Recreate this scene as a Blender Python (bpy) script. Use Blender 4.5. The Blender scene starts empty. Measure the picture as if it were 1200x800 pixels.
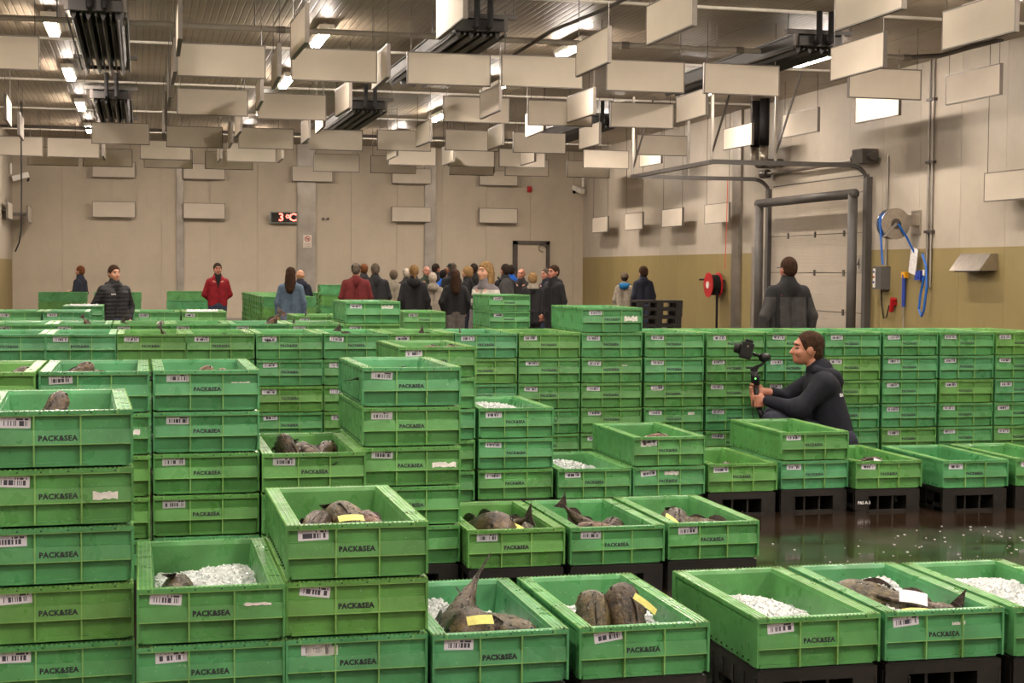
import bpy, bmesh, math, random
import numpy as np
from mathutils import Vector, Matrix, Euler

# ------------------------------------------------------------------ camera, world, exposure
S = 1.08                                    # final scale of the whole hall, applied to every top-level object
SC = bpy.context.scene
COL = SC.collection
PI = math.pi
R = math.radians

def make_camera():
    f, pitch, roll, yaw = 1791.28, 0.045677, 0.0076166, 0.2386208
    cy, sy, c, s = math.cos(yaw), math.sin(yaw), math.cos(pitch), math.sin(pitch)
    right = Vector((cy, -sy, 0)); fwd = Vector((sy*c, cy*c, -s)); up = Vector((sy*s, cy*s, c))
    cr, sr = math.cos(roll), math.sin(roll)
    r2 = right*cr + up*sr; u2 = up*cr - right*sr
    m = Matrix((r2, u2, -fwd)).transposed().to_4x4()
    m.translation = Vector((0, 0, 1.48*S))
    cd = bpy.data.cameras.new('camera'); cd.sensor_width = 36; cd.lens = f/1200*36
    cd.clip_start = 0.05; cd.clip_end = 200
    co = bpy.data.objects.new('camera', cd); COL.objects.link(co); co.matrix_world = m
    SC.camera = co
make_camera()
w = bpy.data.worlds.new('world'); SC.world = w; w.use_nodes = True
w.node_tree.nodes['Background'].inputs[0].default_value = (0.02, 0.02, 0.02, 1)
SC.view_settings.view_transform = 'Standard'; SC.view_settings.look = 'None'
SC.view_settings.gamma = 1; SC.view_settings.use_curve_mapping = False
SC.view_settings.exposure = 0.62
LAMP = 150.0                                 # emission of the fluorescent diffusers

# ------------------------------------------------------------------ materials
def lin(r, g, b):
    f = lambda v: (v/255/12.92) if v/255 <= 0.04045 else ((v/255+0.055)/1.055)**2.4
    return (f(r), f(g), f(b), 1)
class NT:
    def __init__(s, name):
        s.m = bpy.data.materials.new(name); s.m.use_nodes = True
        s.t = s.m.node_tree; s.b = s.t.nodes['Principled BSDF']
    def n(s, typ, **kw):
        x = s.t.nodes.new(typ)
        for k, v in kw.items():
            if k in x.inputs.keys(): x.inputs[k].default_value = v
            else: setattr(x, k, v)
        return x
    def l(s, a, b): s.t.links.new(a, b)
    def coords(s, kind='Object', scale=(1, 1, 1)):
        c = s.n('ShaderNodeTexCoord'); mp = s.n('ShaderNodeMapping'); mp.inputs['Scale'].default_value = scale
        s.l(c.outputs[kind], mp.inputs['Vector']); return mp.outputs[0]
    def noise(s, vec, scale, detail=3, rough=0.5):
        x = s.n('ShaderNodeTexNoise'); x.inputs['Scale'].default_value = scale; x.inputs['Detail'].default_value = detail
        x.inputs['Roughness'].default_value = rough; s.l(vec, x.inputs['Vector']); return x.outputs['Fac']
    def ramp(s, fac, stops):
        x = s.n('ShaderNodeValToRGB'); e = x.color_ramp.elements
        while len(e) < len(stops): e.new(0.5)
        for i, (p, c) in enumerate(stops): e[i].position = p; e[i].color = c
        s.l(fac, x.inputs[0]); return x.outputs[0]
    def mix(s, fac, a, b, blend='MIX'):
        x = s.n('ShaderNodeMix', data_type='RGBA', blend_type=blend)
        for sock, v in ((x.inputs[0], fac), (x.inputs[6], a), (x.inputs[7], b)):
            if hasattr(v, 'is_linked'): s.l(v, sock)
            else: sock.default_value = v
        return x.outputs[2]
    def bump(s, h, strength=0.3, dist=0.01):
        x = s.n('ShaderNodeBump'); x.inputs['Strength'].default_value = strength; x.inputs['Distance'].default_value = dist
        s.l(h, x.inputs['Height']); s.l(x.outputs[0], s.b.inputs['Normal'])
    def set(s, **kw):
        for k, v in kw.items():
            k = k.replace('_', ' ')
            if hasattr(v, 'is_linked'): s.l(v, s.b.inputs[k])
            else: s.b.inputs[k].default_value = v
        return s.m
BW0, BW1 = (0, 0, 0, 1), (1, 1, 1, 1)
MATS = {}
def plain(name, col, rough=0.6, metal=0.0, var=0.12, scale=6, bump=0.0, spec=0.5):
    if name in MATS: return MATS[name]
    t = NT(name); v = t.coords()
    n = t.noise(v, scale, 4)
    a = tuple(c*(1-var) for c in col[:3])+(1,); b = tuple(min(1, c*(1+var)) for c in col[:3])+(1,)
    t.set(Base_Color=t.ramp(n, [(0.3, a), (0.7, b)]), Roughness=rough, Metallic=metal, Specular_IOR_Level=spec)
    if bump: t.bump(t.noise(v, scale*8, 2), bump, 0.01)
    MATS[name] = t.m
    return t.m

def green_mat(name, worn):
    t = NT(name); v = t.coords()
    oi = t.n('ShaderNodeObjectInfo')
    base = t.ramp(oi.outputs['Random'], [(0.0, lin(78, 149, 102)), (0.4, lin(80, 149, 91)), (0.75, lin(86, 147, 80)), (1.0, lin(95, 149, 72))])
    if worn: base = t.mix(0.6, base, lin(150, 194, 108))
    # offset the pattern per crate
    add = t.n('ShaderNodeVectorMath', operation='ADD'); t.l(v, add.inputs[0])
    comb = t.n('ShaderNodeCombineXYZ'); mul = t.n('ShaderNodeMath', operation='MULTIPLY'); mul.inputs[1].default_value = 37.0
    t.l(oi.outputs['Random'], mul.inputs[0]); t.l(mul.outputs[0], comb.inputs[0]); t.l(mul.outputs[0], comb.inputs[2])
    t.l(comb.outputs[0], add.inputs[1]); v2 = add.outputs[0]
    stain = t.ramp(t.noise(v2, 5, 5, 0.6), [(0.35, (0.72, 0.72, 0.66, 1)), (0.6, (1, 1, 1, 1))])
    base = t.mix(1.0, base, stain, 'MULTIPLY')
    dirt = t.ramp(t.noise(v2, 34, 4, 0.7), [(0.66, BW0), (0.74, (0.55, 0.55, 0.55, 1))])
    base = t.mix(dirt, base, lin(70, 84, 48))
    scr = t.ramp(t.noise(v2, 90, 2, 0.5), [(0.68, BW0), (0.75, (0.5, 0.5, 0.5, 1))])
    base = t.mix(scr, base, lin(140, 176, 140))
    rough = t.ramp(t.noise(v2, 11, 3), [(0.35, (0.24,)*3+(1,)), (0.65, (0.52,)*3+(1,))])
    t.set(Base_Color=base, Roughness=rough, Specular_IOR_Level=0.5)
    t.bump(t.noise(v2, 120, 3), 0.15, 0.004)
    return t.m
M_GREEN = green_mat('green_plastic', False)
M_WORN = green_mat('worn_green_edge', True)
M_HOLE = plain('hole_dark', (0.006, 0.012, 0.008, 1), 0.9)
M_BLACKP = plain('black_pallet_plastic', (0.012, 0.0105, 0.0095, 1), 0.42, var=0.35, scale=9, bump=0.15)
M_INK = plain('black_ink', (0.012, 0.014, 0.02, 1), 0.6)
M_WHITEINK = plain('white_ink', (0.75, 0.75, 0.78, 1), 0.6)

def barcode_mat():
    t = NT('barcode_print'); c = t.n('ShaderNodeTexCoord'); sp = t.n('ShaderNodeSeparateXYZ'); t.l(c.outputs['Generated'], sp.inputs[0])
    oi = t.n('ShaderNodeObjectInfo')
    def math_(op, a, b=None):
        x = t.n('ShaderNodeMath', operation=op)
        for i, q in enumerate((a, b)):
            if q is None: continue
            if hasattr(q, 'is_linked'): t.l(q, x.inputs[i])
            else: x.inputs[i].default_value = q
        return x.outputs[0]
    X, Z = sp.outputs[0], sp.outputs[2]
    def band(v, lo, hi): return math_('MULTIPLY', math_('GREATER_THAN', v, lo), math_('LESS_THAN', v, hi))
    def bars(freq, thr, off):
        wn = t.n('ShaderNodeTexWhiteNoise', noise_dimensions='1D')
        t.l(math_('ADD', math_('FLOOR', math_('MULTIPLY', X, freq)), math_('ADD', math_('MULTIPLY', oi.outputs['Random'], 50.0), off)), wn.inputs['W'])
        return math_('GREATER_THAN', wn.outputs[0], thr)
    code = math_('MULTIPLY', math_('MULTIPLY', band(X, 0.12, 0.9), band(Z, 0.2, 0.66)), bars(34, 0.42, 0))
    num = math_('MULTIPLY', math_('MULTIPLY', band(X, 0.54, 0.92), band(Z, 0.72, 0.9)), bars(26, 0.3, 9))
    tx = math_('MULTIPLY', math_('MULTIPLY', band(X, 0.1, 0.46), band(Z, 0.78, 0.86)), bars(60, 0.45, 21))
    fac = math_('MAXIMUM', math_('MAXIMUM', code, num), math_('MULTIPLY', tx, 0.5))
    t.set(Base_Color=t.mix(fac, (0.62, 0.6, 0.68, 1), (0.04, 0.04, 0.06, 1)), Roughness=0.45)
    return t.m
M_BARCODE = barcode_mat()
M_PAPER = plain('torn_paper', (0.62, 0.6, 0.58, 1), 0.8, scale=40, var=0.2)
M_YTAG = plain('yellow_slip', (0.62, 0.58, 0.16, 1), 0.5, scale=60, var=0.15)

def fish_mat(name, dark, mid, pale):
    t = NT(name); v = t.coords('Object')
    n1 = t.noise(v, 16, 6, 0.7); n2 = t.noise(t.coords('Object', (.45, 1, 1)), 60, 4, 0.65)
    base = t.ramp(n1, [(0.4, dark), (0.52, mid), (0.66, pale)])
    spots = t.ramp(n2, [(0.54, BW0), (0.64, (0.7,)*3+(1,))])
    base = t.mix(spots, base, pale)
    t.set(Base_Color=base, Roughness=t.ramp(n2, [(0.3, (0.2,)*3+(1,)), (0.7, (0.48,)*3+(1,))]), Specular_IOR_Level=0.5)
    t.bump(n1, 0.8, 0.02)
    return t.m
M_FISH = fish_mat('fish_skin_brown', lin(32, 25, 17), lin(62, 49, 33), lin(104, 86, 62))
M_FISHO = fish_mat('fish_skin_olive', lin(38, 32, 18), lin(72, 62, 36), lin(112, 98, 66))
M_FISHR = fish_mat('fish_skin_reddish', lin(44, 27, 20), lin(84, 57, 42), lin(126, 98, 78))
M_FIN = fish_mat('fish_fin', lin(30, 21, 20), lin(54, 40, 36), lin(82, 64, 58))
M_EYE = plain('eye_dark', (0.01, 0.01, 0.012, 1), 0.15)
def ice_mat():
    t = NT('crushed_ice'); v = t.coords()
    base = t.ramp(t.noise(v, 60, 3), [(0.3, (0.62, 0.66, 0.66, 1)), (0.7, (0.9, 0.92, 0.92, 1))])
    t.set(Base_Color=base, Roughness=0.12, Transmission_Weight=0.25, IOR=1.31, Subsurface_Weight=0.0)
    return t.m
M_ICE = ice_mat()

def wall_mat(name, col, axis, rib=9.0, strength=0.25):
    t = NT(name); v = t.coords()
    wv = t.n('ShaderNodeTexWave', wave_type='BANDS', bands_direction=axis); wv.inputs['Scale'].default_value = rib
    wv.inputs['Distortion'].default_value = 0.0; t.l(v, wv.inputs['Vector'])
    g = t.noise(v, 1.3, 5, 0.6)
    a = tuple(c*0.88 for c in col[:3])+(1,)
    base = t.ramp(g, [(0.3, a), (0.62, col)])
    smut = t.ramp(t.noise(t.coords('Object', (1, 1, 0.25)), 7, 5, 0.7), [(0.6, BW1), (0.8, (0.82, 0.8, 0.76, 1))])
    t.set(Base_Color=t.mix(1.0, base, smut, 'MULTIPLY'), Roughness=0.55)
    t.bump(t.ramp(wv.outputs['Fac'], [(0.0, BW0), (0.12, BW1)]), strength, 0.01)
    return t.m
CREAM = (0.45, 0.382, 0.288, 1)
M_WALLB = wall_mat('cream_wall_panel_back', CREAM, 'X')
M_WALLR = wall_mat('cream_wall_panel_side', (0.41, 0.358, 0.285, 1), 'Y', 9, 0.1)
M_OLIVE = wall_mat('olive_wall_paint', (0.245, 0.187, 0.072, 1), 'Y', 9, 0.1)
def ceil_mat():
    t = NT('ribbed_ceiling_sheet'); v = t.coords()
    wv = t.n('ShaderNodeTexWave', wave_type='BANDS', bands_direction='X'); wv.inputs['Scale'].default_value = 3.6
    t.l(v, wv.inputs['Vector'])
    g = t.noise(v, 2.0, 4)
    base = t.ramp(g, [(0.3, (0.25, 0.202, 0.142, 1)), (0.7, (0.325, 0.265, 0.19, 1))])
    line = t.ramp(wv.outputs['Fac'], [(0.0, (0.72, 0.72, 0.72, 1)), (0.16, BW1)])
    t.set(Base_Color=t.mix(1.0, base, line, 'MULTIPLY'), Roughness=0.45, Specular_IOR_Level=0.4)
    t.bump(t.ramp(wv.outputs['Fac'], [(0.0, BW0), (0.2, BW1)]), 0.5, 0.01)
    return t.m
M_CEIL = ceil_mat()
def floor_mat():
    t = NT('wet_concrete'); v = t.coords()
    g = t.noise(v, 0.9, 6, 0.6)
    base = t.ramp(g, [(0.3, lin(30, 22, 16)), (0.7, lin(48, 36, 26))])
    sp = t.ramp(t.noise(v, 55, 3), [(0.62, BW0), (0.72, (0.35,)*3+(1,))])
    t.set(Base_Color=t.mix(sp, base, lin(78, 62, 48)), Roughness=t.ramp(t.noise(v, 1.6, 4), [(0.4, (0.05,)*3+(1,)), (0.68, (0.22,)*3+(1,))]), Specular_IOR_Level=0.6)
    t.bump(t.noise(v, 3.5, 2), 0.02, 0.02)
    return t.m
M_FLOOR = floor_mat()
M_STEEL = plain('galvanised_steel', (0.30, 0.27, 0.235, 1), 0.42, 0.85, 0.2, 3)
M_STEELD = plain('dark_steel_tube', (0.10, 0.088, 0.078, 1), 0.45, 0.7, 0.2, 5)
M_STAIN = plain('stainless_sheet', (0.42, 0.38, 0.33, 1), 0.3, 0.9, 0.1, 12)
M_ALU = plain('aluminium_edging', (0.15, 0.13, 0.11, 1), 0.5, 0.35, 0.08, 8)
M_CONDUIT = plain('grey_conduit', (0.27, 0.24, 0.2, 1), 0.45)
M_PORTAL = plain('grey_painted_tube', (0.07, 0.063, 0.056, 1), 0.55)
M_BAFFLE = plain('baffle_fabric', (0.53, 0.468, 0.38, 1), 0.85, 0, 0.05, 3, 0.05)
M_WIRE = plain('wire_dark', (0.09, 0.08, 0.07, 1), 0.5, 0.5)
M_RUBBER = plain('black_rubber', (0.009, 0.008, 0.008, 1), 0.7, spec=.25)
M_FINS = plain('cooler_fin_dark', (0.022, 0.019, 0.017, 1), 0.5, 0.2)
M_WHITEP = plain('white_paint', (0.68, 0.64, 0.56, 1), 0.45)
M_RED = plain('red_paint', lin(165, 22, 28), 0.4)
M_BLUEH = plain('blue_hose', lin(22, 92, 175), 0.4)
M_BLUE = plain('blue_plastic', lin(30, 60, 150), 0.4)
M_GREYBOX = plain('grey_enclosure', (0.09, 0.085, 0.08, 1), 0.5)
M_DOORP = wall_mat('door_panel_cream', (0.36, 0.31, 0.245, 1), 'Z', 8, 0.35)
M_YELLOW = plain('yellow_plastic', lin(235, 170, 20), 0.4)
def emit(name, col, st):
    t = NT(name); t.set(Base_Color=(0.8, 0.8, 0.8, 1), Emission_Color=col, Emission_Strength=st); return t.m
M_LAMP = emit('fluorescent_diffuser', (1.0, 0.875, 0.77, 1), LAMP)
M_LED = emit('red_led', (1.0, 0.03, 0.01, 1), 2.6)
M_LEDG = emit('green_led', (0.05, 1.0, 0.1, 1), 1.5)

# ------------------------------------------------------------------ mesh helpers
class MB:
    def __init__(s): s.v = []; s.f = []; s.mi = []
    def _add(s, vs, fs, mi):
        o = len(s.v); s.v += [tuple(q) for q in vs]; s.f += [tuple(i+o for i in q) for q in fs]; s.mi += [mi]*len(fs); return s
    def box(s, x0, x1, y0, y1, z0, z1, mi=0):
        vs = [(x0, y0, z0), (x1, y0, z0), (x1, y1, z0), (x0, y1, z0), (x0, y0, z1), (x1, y0, z1), (x1, y1, z1), (x0, y1, z1)]
        return s._add(vs, [(0, 3, 2, 1), (4, 5, 6, 7), (0, 1, 5, 4), (1, 2, 6, 5), (2, 3, 7, 6), (3, 0, 4, 7)], mi)
    def cbox(s, c, d, mi=0): return s.box(c[0]-d[0]/2, c[0]+d[0]/2, c[1]-d[1]/2, c[1]+d[1]/2, c[2]-d[2]/2, c[2]+d[2]/2, mi)
    def prism(s, prof, a, b, axis, mi=0):
        """closed 2-D profile swept along axis x ((y,z) profile), y ((x,z)) or z ((x,y))"""
        n = len(prof); vs = []
        for t in (a, b):
            for p, q in prof: vs.append({'x': (t, p, q), 'y': (p, t, q), 'z': (p, q, t)}[axis])
        fs = [tuple(range(n)), tuple(range(2*n-1, n-1, -1))]+[(i, i+n, (i+1) % n+n, (i+1) % n) for i in range(n)]
        return s._add(vs, fs, mi)
    def tube(s, pts, r, n=8, mi=0, cap=True):
        pts = [Vector(p) for p in pts]; rs = r if hasattr(r, '__len__') else [r]*len(pts)
        vs = []; ref = None
        for i, p in enumerate(pts):
            d = (pts[min(i+1, len(pts)-1)]-pts[max(i-1, 0)]).normalized()
            if ref is None: ref = Vector((0, 0, 1)) if abs(d.z) < 0.9 else Vector((1, 0, 0))
            a = d.cross(ref).normalized(); b = d.cross(a).normalized(); ref = -b if abs(d.dot(b)) < 0.99 else ref
            ref = b.cross(d) if False else ref
            for k in range(n):
                t = 2*PI*k/n; vs.append(p+(a*math.cos(t)+b*math.sin(t))*rs[i])
        fs = []
        for i in range(len(pts)-1):
            for k in range(n): fs.append((i*n+k, i*n+(k+1) % n, (i+1)*n+(k+1) % n, (i+1)*n+k))
        if cap: fs += [tuple(range(n))[::-1], tuple(range((len(pts)-1)*n, len(pts)*n))]
        return s._add(vs, fs, mi)
    def ball(s, c, r, n=8, m=6, mi=0):
        r = r if hasattr(r, '__len__') else (r, r, r); vs = [(c[0], c[1], c[2]-r[2])]
        for j in range(1, m):
            ph = -PI/2+PI*j/m
            for k in range(n): vs.append((c[0]+r[0]*math.cos(ph)*math.cos(2*PI*k/n), c[1]+r[1]*math.cos(ph)*math.sin(2*PI*k/n), c[2]+r[2]*math.sin(ph)))
        vs.append((c[0], c[1], c[2]+r[2])); fs = []
        for k in range(n): fs.append((0, 1+(k+1) % n, 1+k)); fs.append((len(vs)-1, 1+(m-2)*n+k, 1+(m-2)*n+(k+1) % n))
        for j in range(m-2):
            for k in range(n): fs.append((1+j*n+k, 1+j*n+(k+1) % n, 1+(j+1)*n+(k+1) % n, 1+(j+1)*n+k))
        return s._add(vs, fs, mi)
    def mesh(s, name, mats, smooth=False):
        me = bpy.data.meshes.new(name); me.from_pydata(s.v, [], s.f)
        for m in (mats if isinstance(mats, (list, tuple)) else [mats]): me.materials.append(m)
        me.polygons.foreach_set('material_index', s.mi)
        if smooth: me.polygons.foreach_set('use_smooth', [True]*len(me.polygons))
        bm = bmesh.new(); bm.from_mesh(me); bmesh.ops.recalc_face_normals(bm, faces=bm.faces); bm.to_mesh(me); bm.free()
        me.update(); return me
    def build(s, name, mats, parent=None, loc=None, rot=None, smooth=False):
        return obj(name, s.mesh(name, mats, smooth), parent, loc, rot)
def obj(name, data, parent=None, loc=None, rot=None):
    o = bpy.data.objects.new(name, data); COL.objects.link(o)
    if parent: o.parent = parent
    if loc is not None: o.location = loc
    if rot is not None: o.rotation_euler = rot
    return o
def tag(o, label=None, cat=None, group=None, kind=None):
    for k, v in (('label', label), ('category', cat), ('group', group), ('kind', kind)):
        if v: o[k] = v
    return o
def thing(name, label, cat, loc=(0, 0, 0), rz=0, group=None):
    return tag(obj(name, None, None, loc, (0, 0, rz)), label, cat, group)
ORD = ['first', 'second', 'third', 'fourth', 'fifth', 'sixth', 'seventh', 'eighth', 'ninth', 'tenth', 'eleventh', 'twelfth', 'thirteenth', 'fourteenth', 'fifteenth', 'sixteenth', 'seventeenth', 'eighteenth']
def text_mesh(name, body, size, mat, bold=0.0, extrude=0.0004, align='CENTER', space=1.0, bevel=0.0):
    c = bpy.data.curves.new(name, 'FONT'); c.body = body; c.size = size; c.offset = bold; c.extrude = extrude
    c.align_x = align; c.align_y = 'CENTER'; c.resolution_u = 2; c.space_character = space
    if bevel: c.bevel_depth = bevel; c.bevel_resolution = 0
    o = bpy.data.objects.new(name, c); COL.objects.link(o)
    bpy.context.view_layer.update()
    me = bpy.data.meshes.new_from_object(o.evaluated_get(bpy.context.evaluated_depsgraph_get()))
    bpy.data.objects.remove(o); me.materials.clear(); me.materials.append(mat); me.name = name
    return me

# ------------------------------------------------------------------ the hall
X0, X1, Y0, Y1, ZC = -2.95, 11.11, -6.0, 38.0, 4.57
def struct(o): o['kind'] = 'structure'; return o
def hall():
    struct(MB().box(X0-.3, X1+.3, Y0-.3, Y1+.3, -0.1, 0).build('floor', M_FLOOR))
    pw = 1.15
    # back wall: vertical sandwich panels on a backing
    wb = struct(MB().box(X0-.3, X1+.3, Y1+0.05, Y1+0.2, 0, ZC+.2).build('wall_back', M_WALLB))
    n = math.ceil((X1-X0)/pw); me = MB().box(0.003, pw-0.003, 0, 0.06, 0, ZC).mesh('wall_panel', M_WALLB)
    for i in range(n): obj('wall_panel', me, wb, (X0+i*pw, Y1, 0))
    me = MB().box(0.003, pw-0.003, -0.06, 0, 0, ZC).mesh('wall_panel_rear', M_WALLB)
    wr = struct(MB().box(X0-.3, X1+.3, Y0-.2, Y0-.05, 0, ZC+.2).build('wall_rear', M_WALLB))
    for i in range(n): obj('wall_panel', me, wr, (X0+i*pw, Y0, 0))
    zb = 1.86
    for nm, xb, xs, sg in (('wall_right', X1, X1+0.05, 1), ('wall_left', X0, X0-0.05, -1)):
        w_ = struct(MB().box(min(xs, xs+.15*sg), max(xs, xs+.15*sg), Y0-.2, Y1+.2, 0, ZC+.2).build(nm, M_WALLR))
        z_ = zb if sg > 0 else 1.68
        a, b = min(xb, xb+.06*sg), max(xb, xb+.06*sg)
        me = MB().box(a-xb, b-xb, 0.003, pw-0.003, 0, z_, 1).box(a-xb, b-xb, 0.003, pw-0.003, z_, ZC, 0).mesh('side_panel', [M_WALLR, M_OLIVE])
        for i in range(math.ceil((Y1-Y0)/pw)): obj('wall_panel', me, w_, (xb, Y0+i*pw, 0))
    c = struct(MB().box(X0-.3, X1+.3, Y0-.3, Y1+.3, ZC+.05, ZC+.25).build('ceiling', M_CEIL))
    ys = [16.85+4.7*k for k in range(-5, 5)]; ys = [Y0]+[y for y in ys if Y0 < y < Y1]+[Y1]
    for a, b in zip(ys[:-1], ys[1:]):
        me = MB().box(0.002, pw-0.002, 0.004, b-a-0.004, 0, 0.06).mesh('ceiling_sheet', M_CEIL)
        for i in range(n): obj('ceiling_sheet', me, c, (X0+i*pw, a, ZC))
    for y in ys[1:-1]: MB().box(X0, X1, y-0.03, y+0.03, ZC-0.03, ZC+0.01).build('batten', M_WHITEP, c)
    # steel columns
    k = 0
    for (x, wd) in ((0.94, 0.17), (3.99, 0.46), (7.09, 0.29)):
        k += 1
        t = MB().box(x-wd/2, x+wd/2, Y1-0.06, Y1+0.01, 0, ZC).box(x-wd/2+.03, x+wd/2-.03, Y1-.075, Y1-.05, 0, ZC).build('trim_%d' % k, M_STEEL); struct(t)
    k += 1
    struct(MB().box(X1-0.05, X1+0.01, 27.24, 27.66, 0, ZC).box(X1-.06, X1-.04, 27.28, 27.62, 0, 2.3).build('trim_%d' % k, M_STEEL))
    struct(MB().box(X0+.001, X1-.001, Y1-0.03, Y1+0.01, 0, 0.3).build('baseboard_back', M_STEEL))
    struct(MB().box(X1-0.03, X1+0.01, 26.8, Y1-.04, 0, 0.3).build('baseboard_right', M_STEEL))
hall()

def lamps():
    body = MB().box(-.09, .09, -.68, .68, 0.05, .10).prism([(-.09, .05), (.09, .05), (.07, .03), (-.07, .03)], -.66, .66, 'y').mesh('lamp_housing', M_WHITEP)
    diff = MB().prism([(-.07, .035), (.07, .035), (.055, 0), (-.055, 0)], -.64, .64, 'y').mesh('lamp_diffuser', M_LAMP)
    clip = MB().box(-.02, .02, -.02, .02, .10, .16).mesh('lamp_bracket', M_STEEL)
    r = 0
    for y in [19.7+4.73*k for k in range(3, -6, -1)]:  # last row, unseen behind the camera, is added to brighten the nearest crate fronts
        r += 1
        for c, x in enumerate((-1.05, 2.25, 5.6, 9.07)):
            nm = ['farthest', 'second farthest', 'third farthest', 'fourth farthest', 'fifth farthest', 'sixth farthest', 'third last', 'second last', 'last'][r-1]
            t = thing('ceiling_lamp', 'fluorescent tube lamp, %s in the %s lamp line from the left' % (nm, ORD[c]), 'lamp', (x, y, ZC-.16), 0, 'fluorescent ceiling lamps')
            obj('housing', body, t); obj('diffuser', diff, t)
            for q in (-.45, .45): obj('bracket', clip, t, (0, q, 0))
lamps()

def baffles():
    fx = [('front', [(-2.08, 17.9), (0.41, 17.9), (1.70, 17.9), (3.05, 17.85), (4.16, 17.75), (5.47, 17.8), (6.70, 17.75), (8.55, 17.6)]),
          ('second', [(0.51, 22.35), (1.66, 22.6), (4.33, 22.2), (5.64, 22.3), (6.9, 22.2)]),
          ('third', [(-0.83, 28.0), (0.46, 28.3), (1.73, 28.2), (2.98, 28.1), (4.2, 27.8), (5.38, 27.4), (6.68, 27.5), (9.0, 27.3)]),
          ('fourth', [(-2.85, 31.5), (-1.78, 31.6), (0.0, 31.6), (1.71, 31.7), (5.0, 31.5), (6.25, 31.5), (7.3, 31.3), (9.05, 31.0)]),
          ('fifth', [(-2.24, 33.0), (-1.15, 33.0), (0.08, 33.05), (1.33, 33.0), (3.6, 32.95), (4.85, 33.05), (6.6, 33.1), (7.82, 32.95), (9.25, 33.0)])]
    HB, TH = 0.38, 0.035
    def make(L):
        p = MB().box(-L/2+.012, L/2-.012, -TH/2, TH/2, -HB/2+.012, HB/2-.012).mesh('baffle_panel', M_BAFFLE)
        e = TH/2+.004
        bars = [MB().box(-L/2, L/2, -e, e, -HB/2, -HB/2+.013), MB().box(-L/2, L/2, -e, e, HB/2-.013, HB/2),
                MB().box(-L/2, -L/2+.013, -e, e, -HB/2+.013, HB/2-.013), MB().box(L/2-.013, L/2, -e, e, -HB/2+.013, HB/2-.013)]
        return p, [b.mesh('baffle_edging', M_ALU) for b in bars]
    kx, ky = make(1.0), make(1.27)
    wires = {}
    def put(kit, L, x, y, z, rz, label, group, wire=True):
        t = thing('acoustic_baffle', label, 'acoustic panel', (x, y, z), rz, group)
        obj('panel', kit[0], t)
        for b in kit[1]: obj('edging', b, t)
        if wire is True:
            h = ZC-z-HB/2
            key = round(h, 3)
            if key not in wires: wires[key] = MB().tube([(0, 0, 0), (0, 0, h)], .0045, 5).mesh('hanging_wire', M_WIRE)
            for q in (-L/2+.05, L/2-.05): obj('hanging_wire', wires[key], t, (q, 0, HB/2))
        else:
            d = abs(wire)
            me = MB().box(-.02, .02, *sorted((0, d*(1 if wire is False or wire > 0 else -1))), -.02, .02).mesh('wall_bracket', M_ALU) if d else MB().box(-.02, .02, 0, .17, -.02, .02).mesh('wall_bracket', M_ALU)
            for q in (-L/2+.15, L/2-.15): obj('wall_bracket', me, t, (q, 0, 0))
    rnd = random.Random(4)
    for row, lst in fx:
        for i, (x, y) in enumerate(lst):
            put(kx, 1.0, x+.5, y, 3.78 if row == 'fifth' else 3.86, R(rnd.uniform(-1.5, 1.5)), 'hanging cream acoustic panel facing us, %s from left in the %s row of them' % (ORD[i], row if row != 'front' else 'nearest'), 'acoustic panels hung across the hall')
    cols = [('far left', -1.95, [23.9, 26.5]), ('left lamp', -.7, [31.0]), ('first', .38, [15.0, 17.5, 20.1, 22.8, 25.4]), ('second', 1.56, [14.9, 17.6, 20.2, 24.7, 27.0, 30.8]),
            ('third', 2.75, [13.1, 17.3, 20.7, 23.5, 25.7, 30.5]), ('fourth', 4.78, [12.9, 15.4, 20.4, 25.6, 29.0]), ('fifth', 6.13, [11.6, 20.5, 23.1, 25.9, 30.2]),
            ('sixth', 7.66, [12.4, 14.9, 20.1, 25.2, 29.6, 33.3]), ('last', 10.15, [13.9, 16.74, 19.3, 21.9, 24.5, 29.2, 33.3])]
    for cn, x, ys in cols:
        for i, y in enumerate(ys):
            if cn == 'first' and i > 4: continue
            put(ky, 1.27, x, y+.635, 3.86, PI/2+R(rnd.uniform(-1.5, 1.5)), 'hanging cream acoustic panel turned edgewise, %s nearest in the %s line of them' % (ORD[i], cn), 'acoustic panels hung along the hall')
    for i, x in enumerate((-1.11, 1.01, 3.62, 6.09, 8.32)):
        put(kx, 1.0, x+.5, Y1-.16, 3.84, 0, 'cream acoustic panel high on the back wall, %s from the left' % ORD[i], 'acoustic panels on the back wall', .17)
        if i != 2: put(kx, 1.0, x+.5, Y1-.16, 2.89, 0, 'cream acoustic panel low on the back wall, %s from the left' % ORD[i-(i > 2)], 'acoustic panels on the back wall', .17)
    for i, y in enumerate((35.45, 32.85, 30.3, 27.75, 17.5)):
        put(ky, 1.27, 10.8, y, 2.63, PI/2, 'cream acoustic panel hung low along the right wall, %s from the back corner' % ORD[i], 'acoustic panels on the right wall')
    put(ky, 1.27, X0+.12, 35.85, 2.75, PI/2, 'cream acoustic panel low on the left wall, nearer one', 'acoustic panels on the left wall', .118)
    put(ky, 1.27, X0+.45, 37.2, 2.72, PI/2, 'cream acoustic panel low on the left wall, farther one', 'acoustic panels on the left wall', .448)
baffles()

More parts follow.
